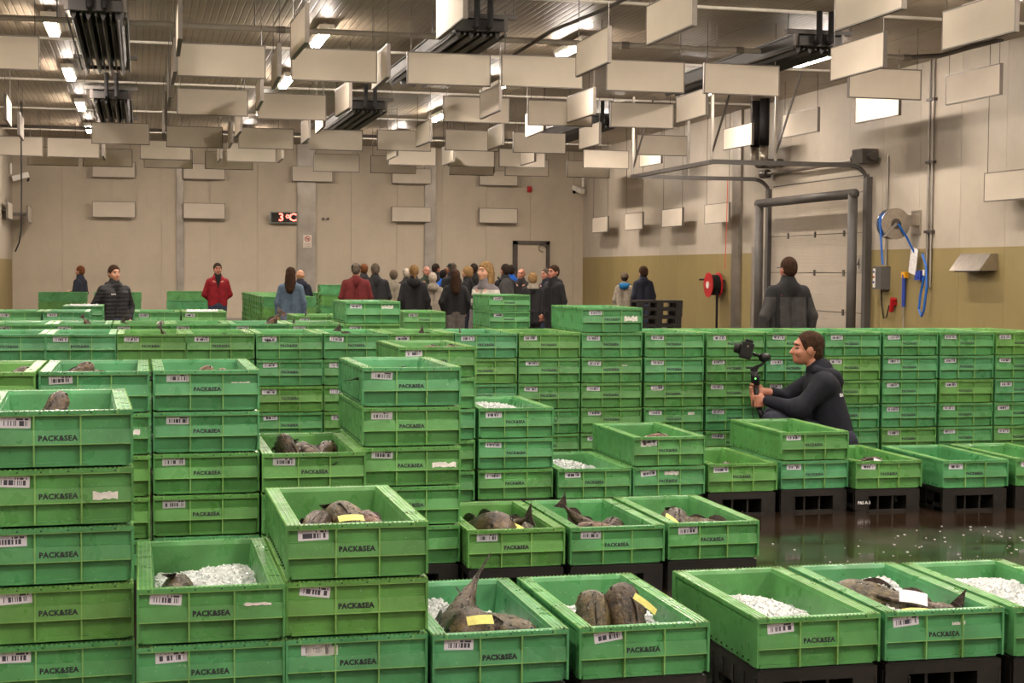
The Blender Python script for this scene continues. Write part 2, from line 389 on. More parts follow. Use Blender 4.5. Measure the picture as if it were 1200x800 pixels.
def coolers():
    L = 4.9
    for i, (x, y, where) in enumerate(((-.45, 16.8, 'nearest on the left'), (-.45, 25.3, 'farther on the left'), (3.72, 16.95, 'nearest in the middle'), (3.72, 25.6, 'farther in the middle'), (7.85, 16.95, 'nearest on the right'), (8.2, 26.8, 'farther on the right'))):
        t = thing('ceiling_cooler', 'dark finned cooling unit under the ceiling, %s' % where, 'cooling unit', (x, y, 4.2), 0, 'ceiling cooling units')
        t.scale = (.76, 1, 1)
        for q in (0.0, L-.05):
            MB().box(-.55, .55, q-.04, q+.04, .12, .17).build('rail', M_PORTAL, t)
            MB().box(-.42, .42, q-.03, q+.03, -.02, .03).box(-.42, -.36, q-.03, q+.03, .03, .12).box(.36, .42, q-.03, q+.03, .03, .12).build('crossbar', M_STEELD, t)
        MB().box(-.36, .36, -.06, -.03, -.02, .09).build('end_plate', M_FINS, t)
        MB().box(-.4, .4, 0.05, L-.1, .11, .13).build('tray', M_FINS, t)
        prof = [(-.07, .11), (.07, .11), (.03, -.06), (0, -.1), (-.03, -.06)]
        for k in range(4):
            MB().prism([(px_+(-.3+.2*k), pz) for px_, pz in prof], .08, L-.12, 'y').build('fin', M_FINS, t)
            MB().tube([(-.4+.2*k, .08, -.04), (-.4+.2*k, L-.12, -.04)], .016, 6).build('pipe', M_PORTAL, t)
        MB().tube([(.42, .08, -.04), (.42, L-.12, -.04)], .022, 6).build('pipe', M_PORTAL, t)
        for q in (-.08, .12): MB().tube([(q, -.14, ZC-4.2), (q, -.14, .02), (q, .1, -.0)], .045, 10).build('insulated_pipe', M_RUBBER, t)
        for q in (-.52, .52):
            for yy in (0, L-.05): MB().tube([(q, yy, .15), (q, yy, ZC-4.2)], .007, 5).build('hanger', M_WIRE, t)
coolers()

def pipe_run():
    t = thing('conduit_pipe', 'long grey conduit pipe running across under the ceiling', 'pipe', (0, 18.08, 4.27))
    xs = [X0, -.6, 1.6, 3.7, 5.8, 7.3, 8.6, 9.6]
    for a, b in zip(xs[:-1], xs[1:]):
        MB().tube([(a, 0, 0), (b, 0, 0)], .035, 10).build('pipe_length', M_CONDUIT, t)
        MB().tube([(b-.05, 0, 0), (b+.05, 0, 0)], .042, 10).build('coupling', M_ALU, t)
        MB().tube([(b-.3, 0, .03), (b-.3, 0, ZC-4.27)], .008, 5).build('hanger', M_WIRE, t)
    MB().tube([(9.6, 0, 0), (10.1, 0, .05), (10.6, .05, .2), (11.0, .05, .3)], .03, 8).build('flexible_end', M_STEELD, t)
    t = tag(MB().tube([(4.45, 18.9, 4.1), (4.5, 18.5, 4.16), (4.75, 17.6, 4.33), (5.1, 16.8, 4.45), (5.3, 16.2, 4.535)], .022, 8).build('flexible_cable', M_STEELD), 'dark flexible cable curling from ceiling down past the conduit', 'cable')
    t = thing('far_conduit_pipe', 'thin grey pipe crossing under the ceiling at the far left', 'pipe', (0, 31.0, 4.2))
    MB().tube([(X0, 0, 0), (8.5, 0, 0)], .03, 8).build('pipe_length', M_STEELD, t)
    for q in (-1.9, .8, 3.5, 6.5): MB().tube([(q, 0, 0), (q, 0, ZC-4.2)], .008, 5).build('hanger', M_WIRE, t)
    tag(MB().tube([(-2.15, 30, ZC), (-2.15, 30, 3.0), (-2.16, 30, 2.2), (-2.2, 30, 1.95), (-2.27, 30, 1.78)], .014, 6).build('hanging_cable', M_RUBBER), 'thin black cable hanging down from the ceiling at far left', 'cable')
pipe_run()

# ------------------------------------------------------------------ doors and wall equipment
def arc(c, r, a0, a1, n, plane, k):
    out = []
    for i in range(n+1):
        t = a0+(a1-a0)*i/n; u, v = r*math.cos(t), r*math.sin(t)
        out.append({'xz': (c[0]+u, k, c[1]+v), 'yz': (k, c[0]+u, c[1]+v), 'xy': (c[0]+u, c[1]+v, k)}[plane])
    return out
def dock():
    d = struct(obj('door_1', MB().box(X1-.005, X1+.02, 22.05, 25.8, 0, 3.05).mesh('door_recess', M_STEELD)))
    tag(d, 'cream sectional dock door in the right wall')
    z = 0.0; hs = (0.245, 0.615, .64, .64, .64, .25)
    for k, h in enumerate(hs):
        MB().box(X1-.045, X1-.006, 22.1, 25.75, z+.006, z+h-.006).build('door_panel', M_DOORP, d)
        if 0 < k:
            for y in (22.8, 23.9, 25.0): MB().box(X1-.06, X1-.044, y-.03, y+.03, z-.05, z+.05).build('hinge', M_STEELD, d)
        z += h
    s_ = MB().box(X1-.05, X1-.044, 22.18, 22.54, 1.5, 1.78).build('number_sign', plain('sign_grey', (.26, .235, .2, 1), .5), d)
    me = text_mesh('number', '24', .22, M_INK, .004)
    obj('number', me, s_, (X1-.0515, 22.33, 1.64), (PI/2, 0, -PI/2))
    for y in (22.0, 25.85):
        MB().box(X1-.1, X1-.0, y-.06, y+.06, 0, 3.0).build('vertical_track', M_PORTAL, d)
        p = arc((X1-.35, 2.87), .3, 0, PI/2, 8, 'xz', y)
        MB().tube(p, .035, 8).build('track_bend', M_PORTAL, d)
        MB().box(8.45, X1-.33, y-.03, y+.03, 3.14, 3.21).build('horizontal_track', M_PORTAL, d)
    MB().box(8.42, 8.5, 21.98, 25.88, 3.14, 3.2).build('end_crossbar', M_STEELD, d)
    MB().tube([(X1-.15, 21.9, 3.27), (X1-.15, 25.9, 3.27)], .035, 8).build('spring_shaft', M_STEEL, d)
    MB().tube([(X1-.15, 25.7, 3.27), (X1-.15, 25.95, 3.27)], .08, 10).build('cable_drum', M_STEELD, d)
    MB().box(X1-.28, X1-.02, 21.75, 22.1, 3.2, 3.42).tube([(X1-.15, 21.6, 3.3), (X1-.15, 22.3, 3.3)], .07, 8).build('motor', M_STEELD, d)
    for x, y in ((8.46, 25.85), (8.46, 22.0), (9.5, 22.0), (9.5, 25.85)):
        MB().box(x-.02, x+.02, y-.02, y+.02, 3.2, ZC).build('hanger', M_STEEL, d)
    for x, y in ((8.46, 25.85), (8.46, 22.0), (9.5, 22.0)):
        MB().tube([(x, y, 3.3), (x+.3, y-.25, ZC)], .018, 6).build('brace', M_STEELD, d)
    # tubular portal in front of it
    t = thing('guard_portal', 'dark steel tube portal standing in front of the dock door', 'guard frame', (10.7, 0, 0))
    ya, yb, zt = 25.45, 21.78, 2.72
    for y in (ya, yb):
        MB().tube([(0, y, 0), (0, y, zt)], .075, 12).build('post', M_PORTAL, t, smooth=True)
        MB().box(-.13, .13, y-.13, y+.13, 0, .015).build('base_plate', M_PORTAL, t)
    MB().tube([(0, ya+.075, zt), (0, yb-.075, zt)], .075, 12).build('top_beam', M_PORTAL, t, smooth=True)
    d2 = struct(obj('door_2', MB().box(X1-.05, X1+.01, 25.95, 26.65, 0, 1.97).mesh('side_door_frame', M_STEEL)))
    MB().box(X1-.06, X1-.045, 26.02, 26.58, 0, 1.9).build('door_leaf', plain('grey_door', (.23, .205, .175, 1), .5), d2)
    MB().box(X1-.1, X1-.06, 26.08, 26.12, .95, 1.1).build('door_handle', M_STAIN, d2)
    d3 = struct(obj('door_3', MB().box(9.33, 10.14, Y1-.04, Y1+.01, 0, 2.2).mesh('back_door_leaf', M_WALLB)))
    for a in ((9.24, 9.36, 0, 2.27), (10.11, 10.21, 0, 2.27), (9.24, 10.21, 2.17, 2.27)): MB().box(a[0], a[1], Y1-.07, Y1+.01, a[2], a[3]).build('door_frame', M_STEELD, d3)
    MB().tube(arc((10.0, 2.08), .09, 0, 2*PI*.8, 14, 'xz', Y1-.1), .012, 6).build('door_closer', M_STEELD, d3)
    # insulated refrigerant pipes
    t = thing('insulated_pipes', 'pair of black insulated pipes dropping from ceiling beside dock door', 'pipes', (10.75, 25.4, 0))
    for q in (0, .42):
        MB().tube([(0, q, ZC), (0, q, 3.75)], .085, 12).build('insulated_pipe', M_RUBBER, t, smooth=True)
        MB().tube([(0, q, 3.75), (0, q, 3.5), (.06, q, 3.44), (.35, q, 3.44)], .075, 12).build('pipe_elbow', M_STAIN, t, smooth=True)
dock()

def equipment():
    # stainless hose reel with blue hose
    cx, cy_, cz = 10.72, 20.5, 2.22
    t = thing('steel_hose_reel', 'stainless steel hose reel with blue hose on the right wall', 'hose reel', (cx, cy_, cz))
    def ring(r, y0, y1, n=20): return [(r*math.cos(2*PI*k/n), r*math.sin(2*PI*k/n)) for k in range(n)]
    for y in (-.08, .08): MB().prism(ring(.23, 0, 0), y-.008, y+.008, 'y').build('side_disc', M_STAIN, t)
    MB().prism(ring(.19, 0, 0), -.07, .07, 'y').build('wound_hose', M_BLUEH, t)
    MB().prism(ring(.075, 0, 0), -.1, -.085, 'y').build('hub', M_STEELD, t)
    MB().box(.05, .38, -.1, .1, -.02, .13).box(.36, .39, -.13, .13, -.15, .2).build('wall_bracket', M_STAIN, t)
    MB().tube([(.0, -.105, 0), (-.2, -.105, -.2)], .018, 6).build('guide_arm', M_STAIN, t)
    MB().tube([(-.22, -.02, .1), (-.21, -.02, -.1), (-.2, -.03, -.3), (-.18, -.05, -.6)], .016, 8).build('hose_end', M_BLUEH, t)
    MB().tube([(.03, -.1, 0), (.16, -.12, -.2), (.3, -.1, -.42), (.33, -.1, -.5)], .016, 8).build('supply_hose', M_BLUEH, t)
    # wash-down set: hanging blue hose loop, blue box and paper notice
    hl = [(11.04, 20.2, 1.78), (11.02, 20.05, 1.6), (11.02, 20.02, 1.3), (11.02, 20.1, .95), (11.02, 20.16, .88), (11.02, 20.24, .98), (11.02, 20.2, 1.2), (11.02, 20.1, 1.45)]
    tag(MB().tube(hl, .018, 8).build('blue_hose_loop', M_BLUEH), 'blue hose hanging in a loop on the olive wall', 'hose')
    tag(MB().box(-.012, 0, -.1, .1, -.19, .19).build('paper_notice', M_PAPER, None, (X1-.09, 20.42, 1.68), (R(12), 0, 0)), 'tilted white paper notice under the hose reel', 'notice')
    t = thing('blue_socket', 'blue socket box on the wall below the paper notice', 'socket', (X1, 20.33, 1.47))
    MB().box(-.08, 0, -.08, .08, -.07, .07).build('box', M_BLUE, t); MB().tube([(-.09, 0, 0), (-.08, 0, 0)], .045, 10).build('cover', M_BLUE, t); MB().box(-.06, 0, -.17, -.12, .0, .08).build('switch', M_WHITEP, t)
    t = thing('wall_conduits', 'two thin vertical conduits climbing the right wall beside the hose reel', 'conduit', (X1-.03, 20.1, 0))
    for q in (-.06, .05): MB().tube([(0, q, 1.3), (0, q, ZC)], .018, 6).build('conduit', M_STEEL, t)
    for z in (2.1, 3.1, 4.0): MB().box(-.03, .03, -.12, .1, z-.02, z+.02).build('clamp', M_STEELD, t)
    tag(MB().tube([(X1-.03, 21.4, 1.6), (X1-.03, 21.4, 3.3)], .02, 6).build('thin_conduit', M_STEEL), 'thin vertical conduit above the door control box', 'conduit')
    t = thing('door_control_box', 'grey door control box with buttons beside the dock door', 'control box', (X1, 21.5, 1.43))
    MB().box(-.16, 0, -.2, .06, -.18, .17).build('enclosure', M_GREYBOX, t); MB().box(-.165, -.15, -.02, .05, -.15, .14).build('button_panel', M_WHITEP, t)
    for k in range(3): MB().ball((-.168, .015, .09-.08*k), .018, 8, 5).build('button', M_RED if k == 1 else M_BLUE, t)
    MB().tube([(-.05, -.02, -.18), (-.05, -.03, -.4), (-.05, -.1, -.62), (-.05, -.2, -.6), (-.05, -.27, -.42)], .01, 6).build('cable', M_RUBBER, t)
    t = thing('red_plug', 'red plug connector on the wall beneath the control box', 'plug', (X1-.05, 21.12, 1.02), 0)
    MB().tube([(0, .05, -.1), (0, -.03, .1)], [.03, .05], 10).build('plug_body', M_RED, t); MB().box(.0, .05, -.05, .05, .0, .05).build('socket', M_RED, t)
    t = thing('squeegee_stick', 'blue handled stick hanging on a hook on the olive wall', 'tool', (X1-.04, 20.8, 0))
    MB().box(-.02, .04, -.06, .05, 1.43, 1.52).build('hook', M_YELLOW, t); MB().tube([(0, 0, 1.0), (0, 0, 1.48)], .03, 8).build('handle', M_BLUE, t); MB().tube([(0, 0, .62), (0, 0, 1.0)], .012, 6).build('rod', M_STEEL, t)
    t = thing('vent_hood', 'small stainless steel vent hood on the olive right wall', 'vent', (X1, 18.7, 1.54))
    MB().prism([(0, 0), (-.27, 0), (-.1, .23), (0, .23)], -.39, .39, 'y').build('hood', M_STAIN, t)
    MB().box(-.24, 0, -.3, .3, -.02, -.001).build('outlet', M_STEELD, t)
    # red fire hose reel
    t = thing('fire_hose_reel', 'red fire hose reel mounted on the olive wall', 'hose reel', (X1, 28.2, 1.25))
    def rg(r, n=20): return [(r*math.cos(2*PI*k/n), r*math.sin(2*PI*k/n)) for k in range(n)]
    for x in (-.3, -.1): MB().prism(rg(.245), x-.01, x+.01, 'x').build('side_disc', M_RED, t)
    MB().prism(rg(.2), -.29, -.11, 'x').build('wound_hose', M_RUBBER, t)
    MB().prism(rg(.07), -.325, -.305, 'x').build('hub', M_WHITEP, t)
    MB().box(-.1, 0, -.1, .1, -.1, .1).build('wall_bracket', M_STEELD, t)
    MB().tube([(-.2, -.2, -.1), (-.2, -.21, -.5), (-.2, -.2, -1.22)], .025, 8).build('hanging_hose', M_RUBBER, t)
    MB().tube([(-.3, .24, .1), (-.38, .3, .1)], .02, 6).build('nozzle', M_RUBBER, t)
    tag(MB().tube([(10.25, 25.85, 3.145), (10.24, 25.85, 2.4), (10.22, 25.85, 1.55)], .008, 5).build('pull_cord', plain('orange_cord', lin(190, 70, 40), .6)), 'thin orange pull cord hanging above the fire hose reel', 'cord')
    tag(MB().box(X1-.08, X1, 25.86, 25.94, 1.38, 1.55).build('alarm_button', M_RED), 'small red alarm box beside the dock door', 'alarm')
    # temperature display
    t = thing('temperature_display', 'black display with red digits reading 3 degrees on back wall', 'display', (3.42, Y1-.1, 2.76))
    MB().box(-.33, .33, -.05, .06, -.14, .14).build('casing', plain('teal_grey_casing', (.17, .2, .18, 1), .5), t)
    MB().box(-.3, .3, -.054, -.045, -.115, .115).build('screen', plain('black_screen', (.004, .002, .002, 1), .2), t)
    for tx, px_, sz in (('3', -.06, .27), ('o', .1, .19), ('C', .22, .27)):
        me = text_mesh('digit', tx, sz, M_LED, .006); obj('digit', me, t, (px_, -.057, .045 if tx == 'o' else 0), (PI/2, 0, 0))
    MB().box(-.4, -.33, -.02, .04, -.02, .05).build('bracket', M_STEEL, t)
    t = thing('prohibition_sign', 'small white prohibition sign on the wide steel column', 'sign', (4.01, Y1-.083, 2.19))
    MB().box(-.105, .105, 0, .006, -.155, .155).build('plate', plain('sign_white', (.6, .53, .45, 1), .5), t)
    MB().tube(arc((0, .06), .06, 0, 2*PI, 18, 'xz', -.002), .009, 6).build('red_ring', M_RED, t); MB().tube([(-.04, -.002, .1), (.04, -.002, .02)], .008, 6).build('red_bar', M_RED, t)
    MB().box(-.02, .03, -.003, 0, .045, .075).build('symbol', M_INK, t)
    for k in range(3): MB().box(-.08, .08, -.002, 0, -.06-.035*k, -.045-.035*k).build('text_line', plain('faded_print', (.3, .25, .22, 1), .6), t)
    t = thing('alarm_beacon', 'small red alarm sounder high on the back wall', 'alarm', (9.67, Y1, 3.58))
    MB().box(-.06, .06, -.03, 0, -.08, .08).build('base', M_RED, t); MB().ball((0, -.06, 0), (.05, .05, .07), 10, 6).build('dome', M_RED, t)
    for loc, rz, lb in (((-2.72, 37.4, 3.6), R(120), 'white security camera on a bracket in the left back corner'), ((10.9, 37.75, 3.6), R(-165), 'small security camera in the right back corner')):
        t = thing('security_camera', lb, 'security camera', loc, rz)
        MB().box(-.07, .07, -.2, .22, -.06, .06).build('housing', M_WHITEP, t, None, (R(-18), 0, 0)); MB().tube([(0, .22, .05), (0, .22, .3)], .03, 8).build('bracket', M_WHITEP, t)
        MB().tube([(0, -.22, -.07), (0, -.2, -.06)], .045, 10).build('lens', M_RUBBER, t)
    t = thing('wall_clips', 'two small dark wall clips right of the wide steel column', 'clips', (4.4, Y1-.02, 2.75))
    for q in (0, .12): MB().tube([(q, -.05, 0), (q, .02, 0)], .035, 8).build('clip', M_STEELD, t)
equipment()

# ------------------------------------------------------------------ fish crates
CW, CL, CH = 0.452, 0.85, 0.181
PZ = 0.1425
def crate_mesh(detail=True):
    m = MB(); hw, hl = CW/2, CL/2
    # floor
    m.box(-hw+.02, hw-.02, -hl+.02, hl-.02, .004, .016)
    # end walls: outer relief profile, (y outwards from the front, z)
    prof = [(0, .181), (0, .168), (.018, .1665), (.019, .1235), (.009, .121), (.0025, .0765), (.0025, .073), (.026, .071), (.027, .0075), (.05, .0075), (.036, .168), (.03, .181)]
    for sg in (-1, 1):
        m.prism([(sg*(hl-p), z) for p, z in prof], -hw+.002, hw-.002, 'x')
        y0, y1 = sorted((sg*(hl-.0008), sg*(hl-.03)))
        ya, yb = sorted((sg*(hl-.002), sg*(hl-.03)))
        for x in (-hw+.157, hw-.157):
            m.box(x-.0022, x+.0022, ya, yb, .008, .168, 1)
        for x in (-hw+.004, hw-.004): m.box(x-.004, x+.004, y0, y1, .012, .168, 0)
        for z in (.0745, .1665): m.box(-hw+.003, hw-.003, y0, y1, z-.0014, z+.0014, 1)
        for x in (-hw+.047, hw-.047): m.box(x-.0018, x+.0018, *sorted((sg*(hl+.0012), sg*(hl-.002))), .167, .181, 1)
        if detail:
            for x in (-.19, -.12, -.05, .03, .1, .17): m.box(x-.0025, x+.0025, *sorted((sg*(hl+.0006), sg*(hl-.003))), .1725, .1765, 2)
    # long walls
    for sg in (-1, 1):
        m.prism([(sg*(hw-p), z) for p, z in [(.003, .168), (.007, .165), (.012, .003), (.066, .003), (.052, .168)]], -hl+.03, hl-.03, 'y')
        m.prism([(sg*(hw-p), z) for p, z in [(0, .181), (0, .1675), (.051, .1675), (.048, .181)]], -hl+.001, hl-.001, 'y')
        for q in (.006, .020, .034, .046):
            m.box(*sorted((sg*(hw-q+.0016), sg*(hw-q-.0016))), -hl+.004, hl-.004, .1805, .1828, 1)
        if detail:
            for k in range(16):
                y = -hl+.05+k*(CL-.1)/15
                m.box(*sorted((sg*(hw-.008), sg*(hw-.0128))), y-.003, y+.003, .013, .019, 2)
    # teeth along the rim
    if detail:
        n = 30
        for sg in (-1, 1):
            for k in range(n):
                x = -hw+.012+k*(CW-.024)/(n-1)
                m.box(x-.0022, x+.0022, *sorted((sg*(hl-.001), sg*(hl-.005))), .180, .1845, 1)
            for k in range(56):
                y = -hl+.012+k*(CL-.024)/55
                m.box(*sorted((sg*(hw-.0005), sg*(hw-.004))), y-.002, y+.002, .180, .1842, 1)
    m.v = [(x, y, z*.979) for x, y, z in m.v]
    return m.mesh('crate_body', [M_GREEN, M_WORN, M_HOLE])
ME_CRATE = crate_mesh(True)
ME_CRATE_FAR = crate_mesh(False)
ME_STICK = MB().box(-.048, .048, -.0006, 0, -.017, .017).mesh('barcode_label', M_BARCODE)
ME_TEXT = text_mesh('lettering', 'PACK&SEA', .0228, M_INK, 0, .0002, space=1.08, bevel=.0011)
ME_TEXT2 = text_mesh('lettering_smudged', 'PACK&SEA', .0228, M_INK, 0, .0002, space=1.06, bevel=.0013)
def pallet_mesh(skirt=True):
    m = MB(); hw, hl, h = .22, .415, PZ
    m.box(-hw, hw, -hl, hl, h-.042, h-.004)
    for k in range(7): m.box(-hw+.01, hw-.01, -hl+.01+k*.117, -hl+.1+k*.117, h-.006, h)
    for y in (-hl+.06, 0, hl-.06):
        for x in (-hw+.045, hw-.045): m.box(x-.045, x+.045, y-.058, y+.058, 0, h-.04)
    for x in (-hw+.045, hw-.045): m.box(x-.04, x+.04, -hl+.005, hl-.005, 0, .018)
    for y in (-hl+.005, hl-.005): m.box(-.14, .14, y-.005, y+.005, 0, .016)
    for x in ((-.05, .05) if skirt else ()):
        m.box(x-.006, x+.006, -hl+.03, hl-.03, .0, h-.04)
    for sg in ((-1, 1) if skirt else ()):
        m.box(*sorted((sg*hw, sg*(hw-.008))), -hl, hl, .05, h-.03); m.box(*sorted((sg*hw, sg*(hw-.008))), -hl, hl, 0, .02)
        for k in range(9): y = -hl+.02+k*(2*hl-.04)/8; m.box(*sorted((sg*(hw+.003), sg*(hw-.004))), y-.006, y+.006, .0, h-.03)
    for x in (-hw+.09, hw-.09): m.box(x-.003, x+.003, -hl-.004, -hl+.01, .004, h-.05)
    return m.mesh('pallet_body', M_BLACKP)
ME_PAL = pallet_mesh()
ME_PAL2 = pallet_mesh(False)
ME_PALTX = text_mesh('pallet_lettering', 'P&S A/S', .026, M_WHITEINK, .0006, .0003)
RND = random.Random(11)
CRATES = {}
CG = 'green fish crates in stacks'
def crate(x, y, z, rz, label, parts=2, mesh=None, text2=None):
    t = thing('fish_crate', label, 'crate', (x, y, z), rz, CG)
    cb = obj('crate_body', mesh or ME_CRATE, t)
    if parts >= 1:
        b = obj('barcode_label', ME_STICK, cb, (-CW/2+.095+RND.uniform(-.01, .01), -CL/2+.0178, .1425+RND.uniform(-.003, .003)), (0, R(RND.uniform(-3, 3)), 0))
        if RND.random() < .15: b.rotation_euler[1] = R(RND.uniform(-8, 8))
    if parts >= 2:
        obj('lettering', ME_TEXT2 if (RND.random() < .25) else ME_TEXT, cb, (RND.uniform(-.007, .003), -CL/2+.0052, .096+RND.uniform(-.004, .001)), (PI/2-R(8.3), 0, R(0)))
    return t
def stack(key, x, y, n, desc, rz=0.0, parts=2, jit=.0015, pal=True, row=0, mesh=None):
    """x, y = left front corner of the stack"""
    cx, cy_ = x+CW/2, y+CL/2
    if pal:
        p = thing('pallet', 'black plastic pallet under the %s' % desc, 'pallet', (cx, cy_, 0), rz, 'black pallets under the crates')
        pb = obj('pallet_body', ME_PAL, p)
        if key == 'r3_6': obj('lettering', ME_PALTX, pb, (-.16, -.4165, .06), (PI/2, 0, 0))
    for k in range(n):
        top = n-1-k
        if n == 1: lb = 'green fish crate, %s' % desc
        else: lb = 'green crate, %s, %s' % ('topmost' if top == 0 else (ORD[top]+' from top'), desc)
        t = crate(cx+RND.uniform(-jit, jit)*.6, cy_+RND.uniform(-jit, jit)*2, PZ+k*CH, rz+R(RND.uniform(-.12, .12)), lb, parts, mesh)
        CRATES[(key, k)] = t
ROW1 = [(-.49, 4.86, 5, R(2.2), 'stack at far left of the nearest row'), (-.015, 4.76, 2, 0, 'low two-crate stack of the nearest row'), (.44, 4.77, 3, 0, 'three-crate stack of the nearest row'),
        (.90, 4.74, 1, 0, 'nearest-row single crate right of the three-crate stack'), (1.385, 4.74, 1, 0, 'nearest-row single crate with two upright fish'), (2.01, 4.74, 1, 0, 'nearest-row single crate full of ice'),
        (2.49, 4.74, 1, R(-1), 'nearest-row single crate with white slip'), (2.965, 4.71, 1, R(-1), 'nearest-row single crate cut by the right edge')]
ROW2 = [(-.88, 6.68, 5, 0, 'leftmost stack of the second row'), (-.415, 6.68, 5, 0, 'second stack from left of the second row'), (.05, 6.71, 5, 0, 'third stack from left of the second row'),
        (.51, 6.66, 3, 0, 'lower stack between two tall ones of second row'), (.965, 6.80, 5, 0, 'tall middle stack of the second row'), (1.42, 6.64, 1, 0, 'second-row single crate beside the tall middle stack'),
        (1.89, 6.62, 1, 0, 'second-row single crate with the tail over its rim'), (2.37, 6.66, 1, 0, 'second-row single crate at its right end')]
ROW3 = [(1.43, 8.62, 5, 0, 'tallest stack of the third row'), (1.91, 8.66, 3, 0, 'three-crate stack of the third row'), (2.38, 8.62, 1, 0, 'third-row single crate heaped with ice'),
        (2.845, 8.62, 2, 0, 'two-crate stack left of the crouching man'), (3.345, 8.69, 1, 0, 'third-row single crate between two two-crate stacks'), (3.84, 8.73, 2, 0, 'two-crate stack before the crouching man'),
        (4.305, 8.66, 1, 0, 'third-row single crate right of crouching man'), (4.87, 8.58, 1, R(-1), 'third-row empty single crate with a gap beside it'), (5.39, 8.6, 1, R(-1), 'third-row single crate cut by the right edge')]
X4 = (-1.06, -.61, -.155, .30, .765, 1.225, 1.68, 2.14, 2.605, 3.07, 3.545, 4.02, 4.485, 4.955, 5.43, 5.905, 6.375)
X5 = (-1.13, -.676, -.215, .24, .70, 1.16, 1.62)
def all_stacks():
    for i, a in enumerate(ROW1): stack('r1_%d' % i, a[0], a[1], a[2], a[4], a[3])
    for i, a in enumerate(ROW2): stack('r2_%d' % i, a[0], a[1], a[2], a[4], a[3])
    for i, a in enumerate(ROW3): stack('r3_%d' % i, a[0], a[1], a[2], a[4], a[3])
    for i, x in enumerate(X4): stack('r4_%d' % i, x, 10.5, 6 if i == 9 else 5, '%s stack from left of the long fourth row' % ORD[i], 0, 2)
    for i, x in enumerate(X5): stack('r5_%d' % i, x, 12.4, 6 if i == 6 else 5, '%s stack from left of the fifth row' % ORD[i], 0, 1)
    stack('r6_0', 1.42, 14.5, 5, 'lone stack behind the fifth row')
    for i, (x, y, n) in enumerate(((-1.42, 16, 5), (-.953, 16, 5), (-.056, 16, 5), (.411, 16, 5), (2.708, 16, 5), (3.663, 16.1, 6))):
        stack('r7_%d' % i, x, y, n, '%s stack from left of the sixth row' % ORD[i], 0, 2 if i > 3 else 1)
    stack('r8_0', -.878, 18.4, 5, 'stack in front of the puffer jacket man', 0, 0)
    # far blocks of crates turned sideways
    def turned(key, x, y, n, desc, cols=1):
        for c in range(cols):
            d = desc if cols == 1 else '%s column, %s' % (ORD[c], desc)
            cx, cy_ = x+CL/2, y+CW/2+c*(CW+.012)
            p = thing('pallet', 'black plastic pallet under the %s' % d, 'pallet', (cx, cy_, 0), PI/2, 'black pallets under the crates'); obj('pallet_body', ME_PAL, p)
            for k in range(n):
                top = n-1-k
                t = crate(cx+RND.uniform(-.012, .012), cy_, PZ+k*CH, PI/2*(-1), 'sideways crate, %s, %s' % ('topmost' if top == 0 else ORD[top]+' from top', d), 0, ME_CRATE_FAR)
    turned('f1', -1.804, 28.9, 5, 'far left stack by the back wall')
    turned('f2', -.83, 29.1, 5, 'far stack behind the puffer jacket man')
    turned('f3', .50, 30.7, 5, 'far stack beside the red jacket man')
    turned('f4', 1.92, 24.95, 5, 'long block left of the denim woman', 11)
    turned('f5', 3.3, 27.2, 5, 'long block behind the maroon sweater man', 8)
    turned('f6', 3.05, 26.6, 6, 'stack in front of maroon sweater man')
all_stacks()
def spare_pallets():
    for k in range(7):
        p = thing('pallet', 'black pallet, %s from top of the free stack by the right wall' % ('topmost' if k == 6 else ORD[6-k]), 'pallet', (8.83+random.Random(k).uniform(-.02, .02), 25.6, k*PZ), PI/2, 'stacked spare pallets')
        obj('pallet_body', ME_PAL2, p)
spare_pallets()

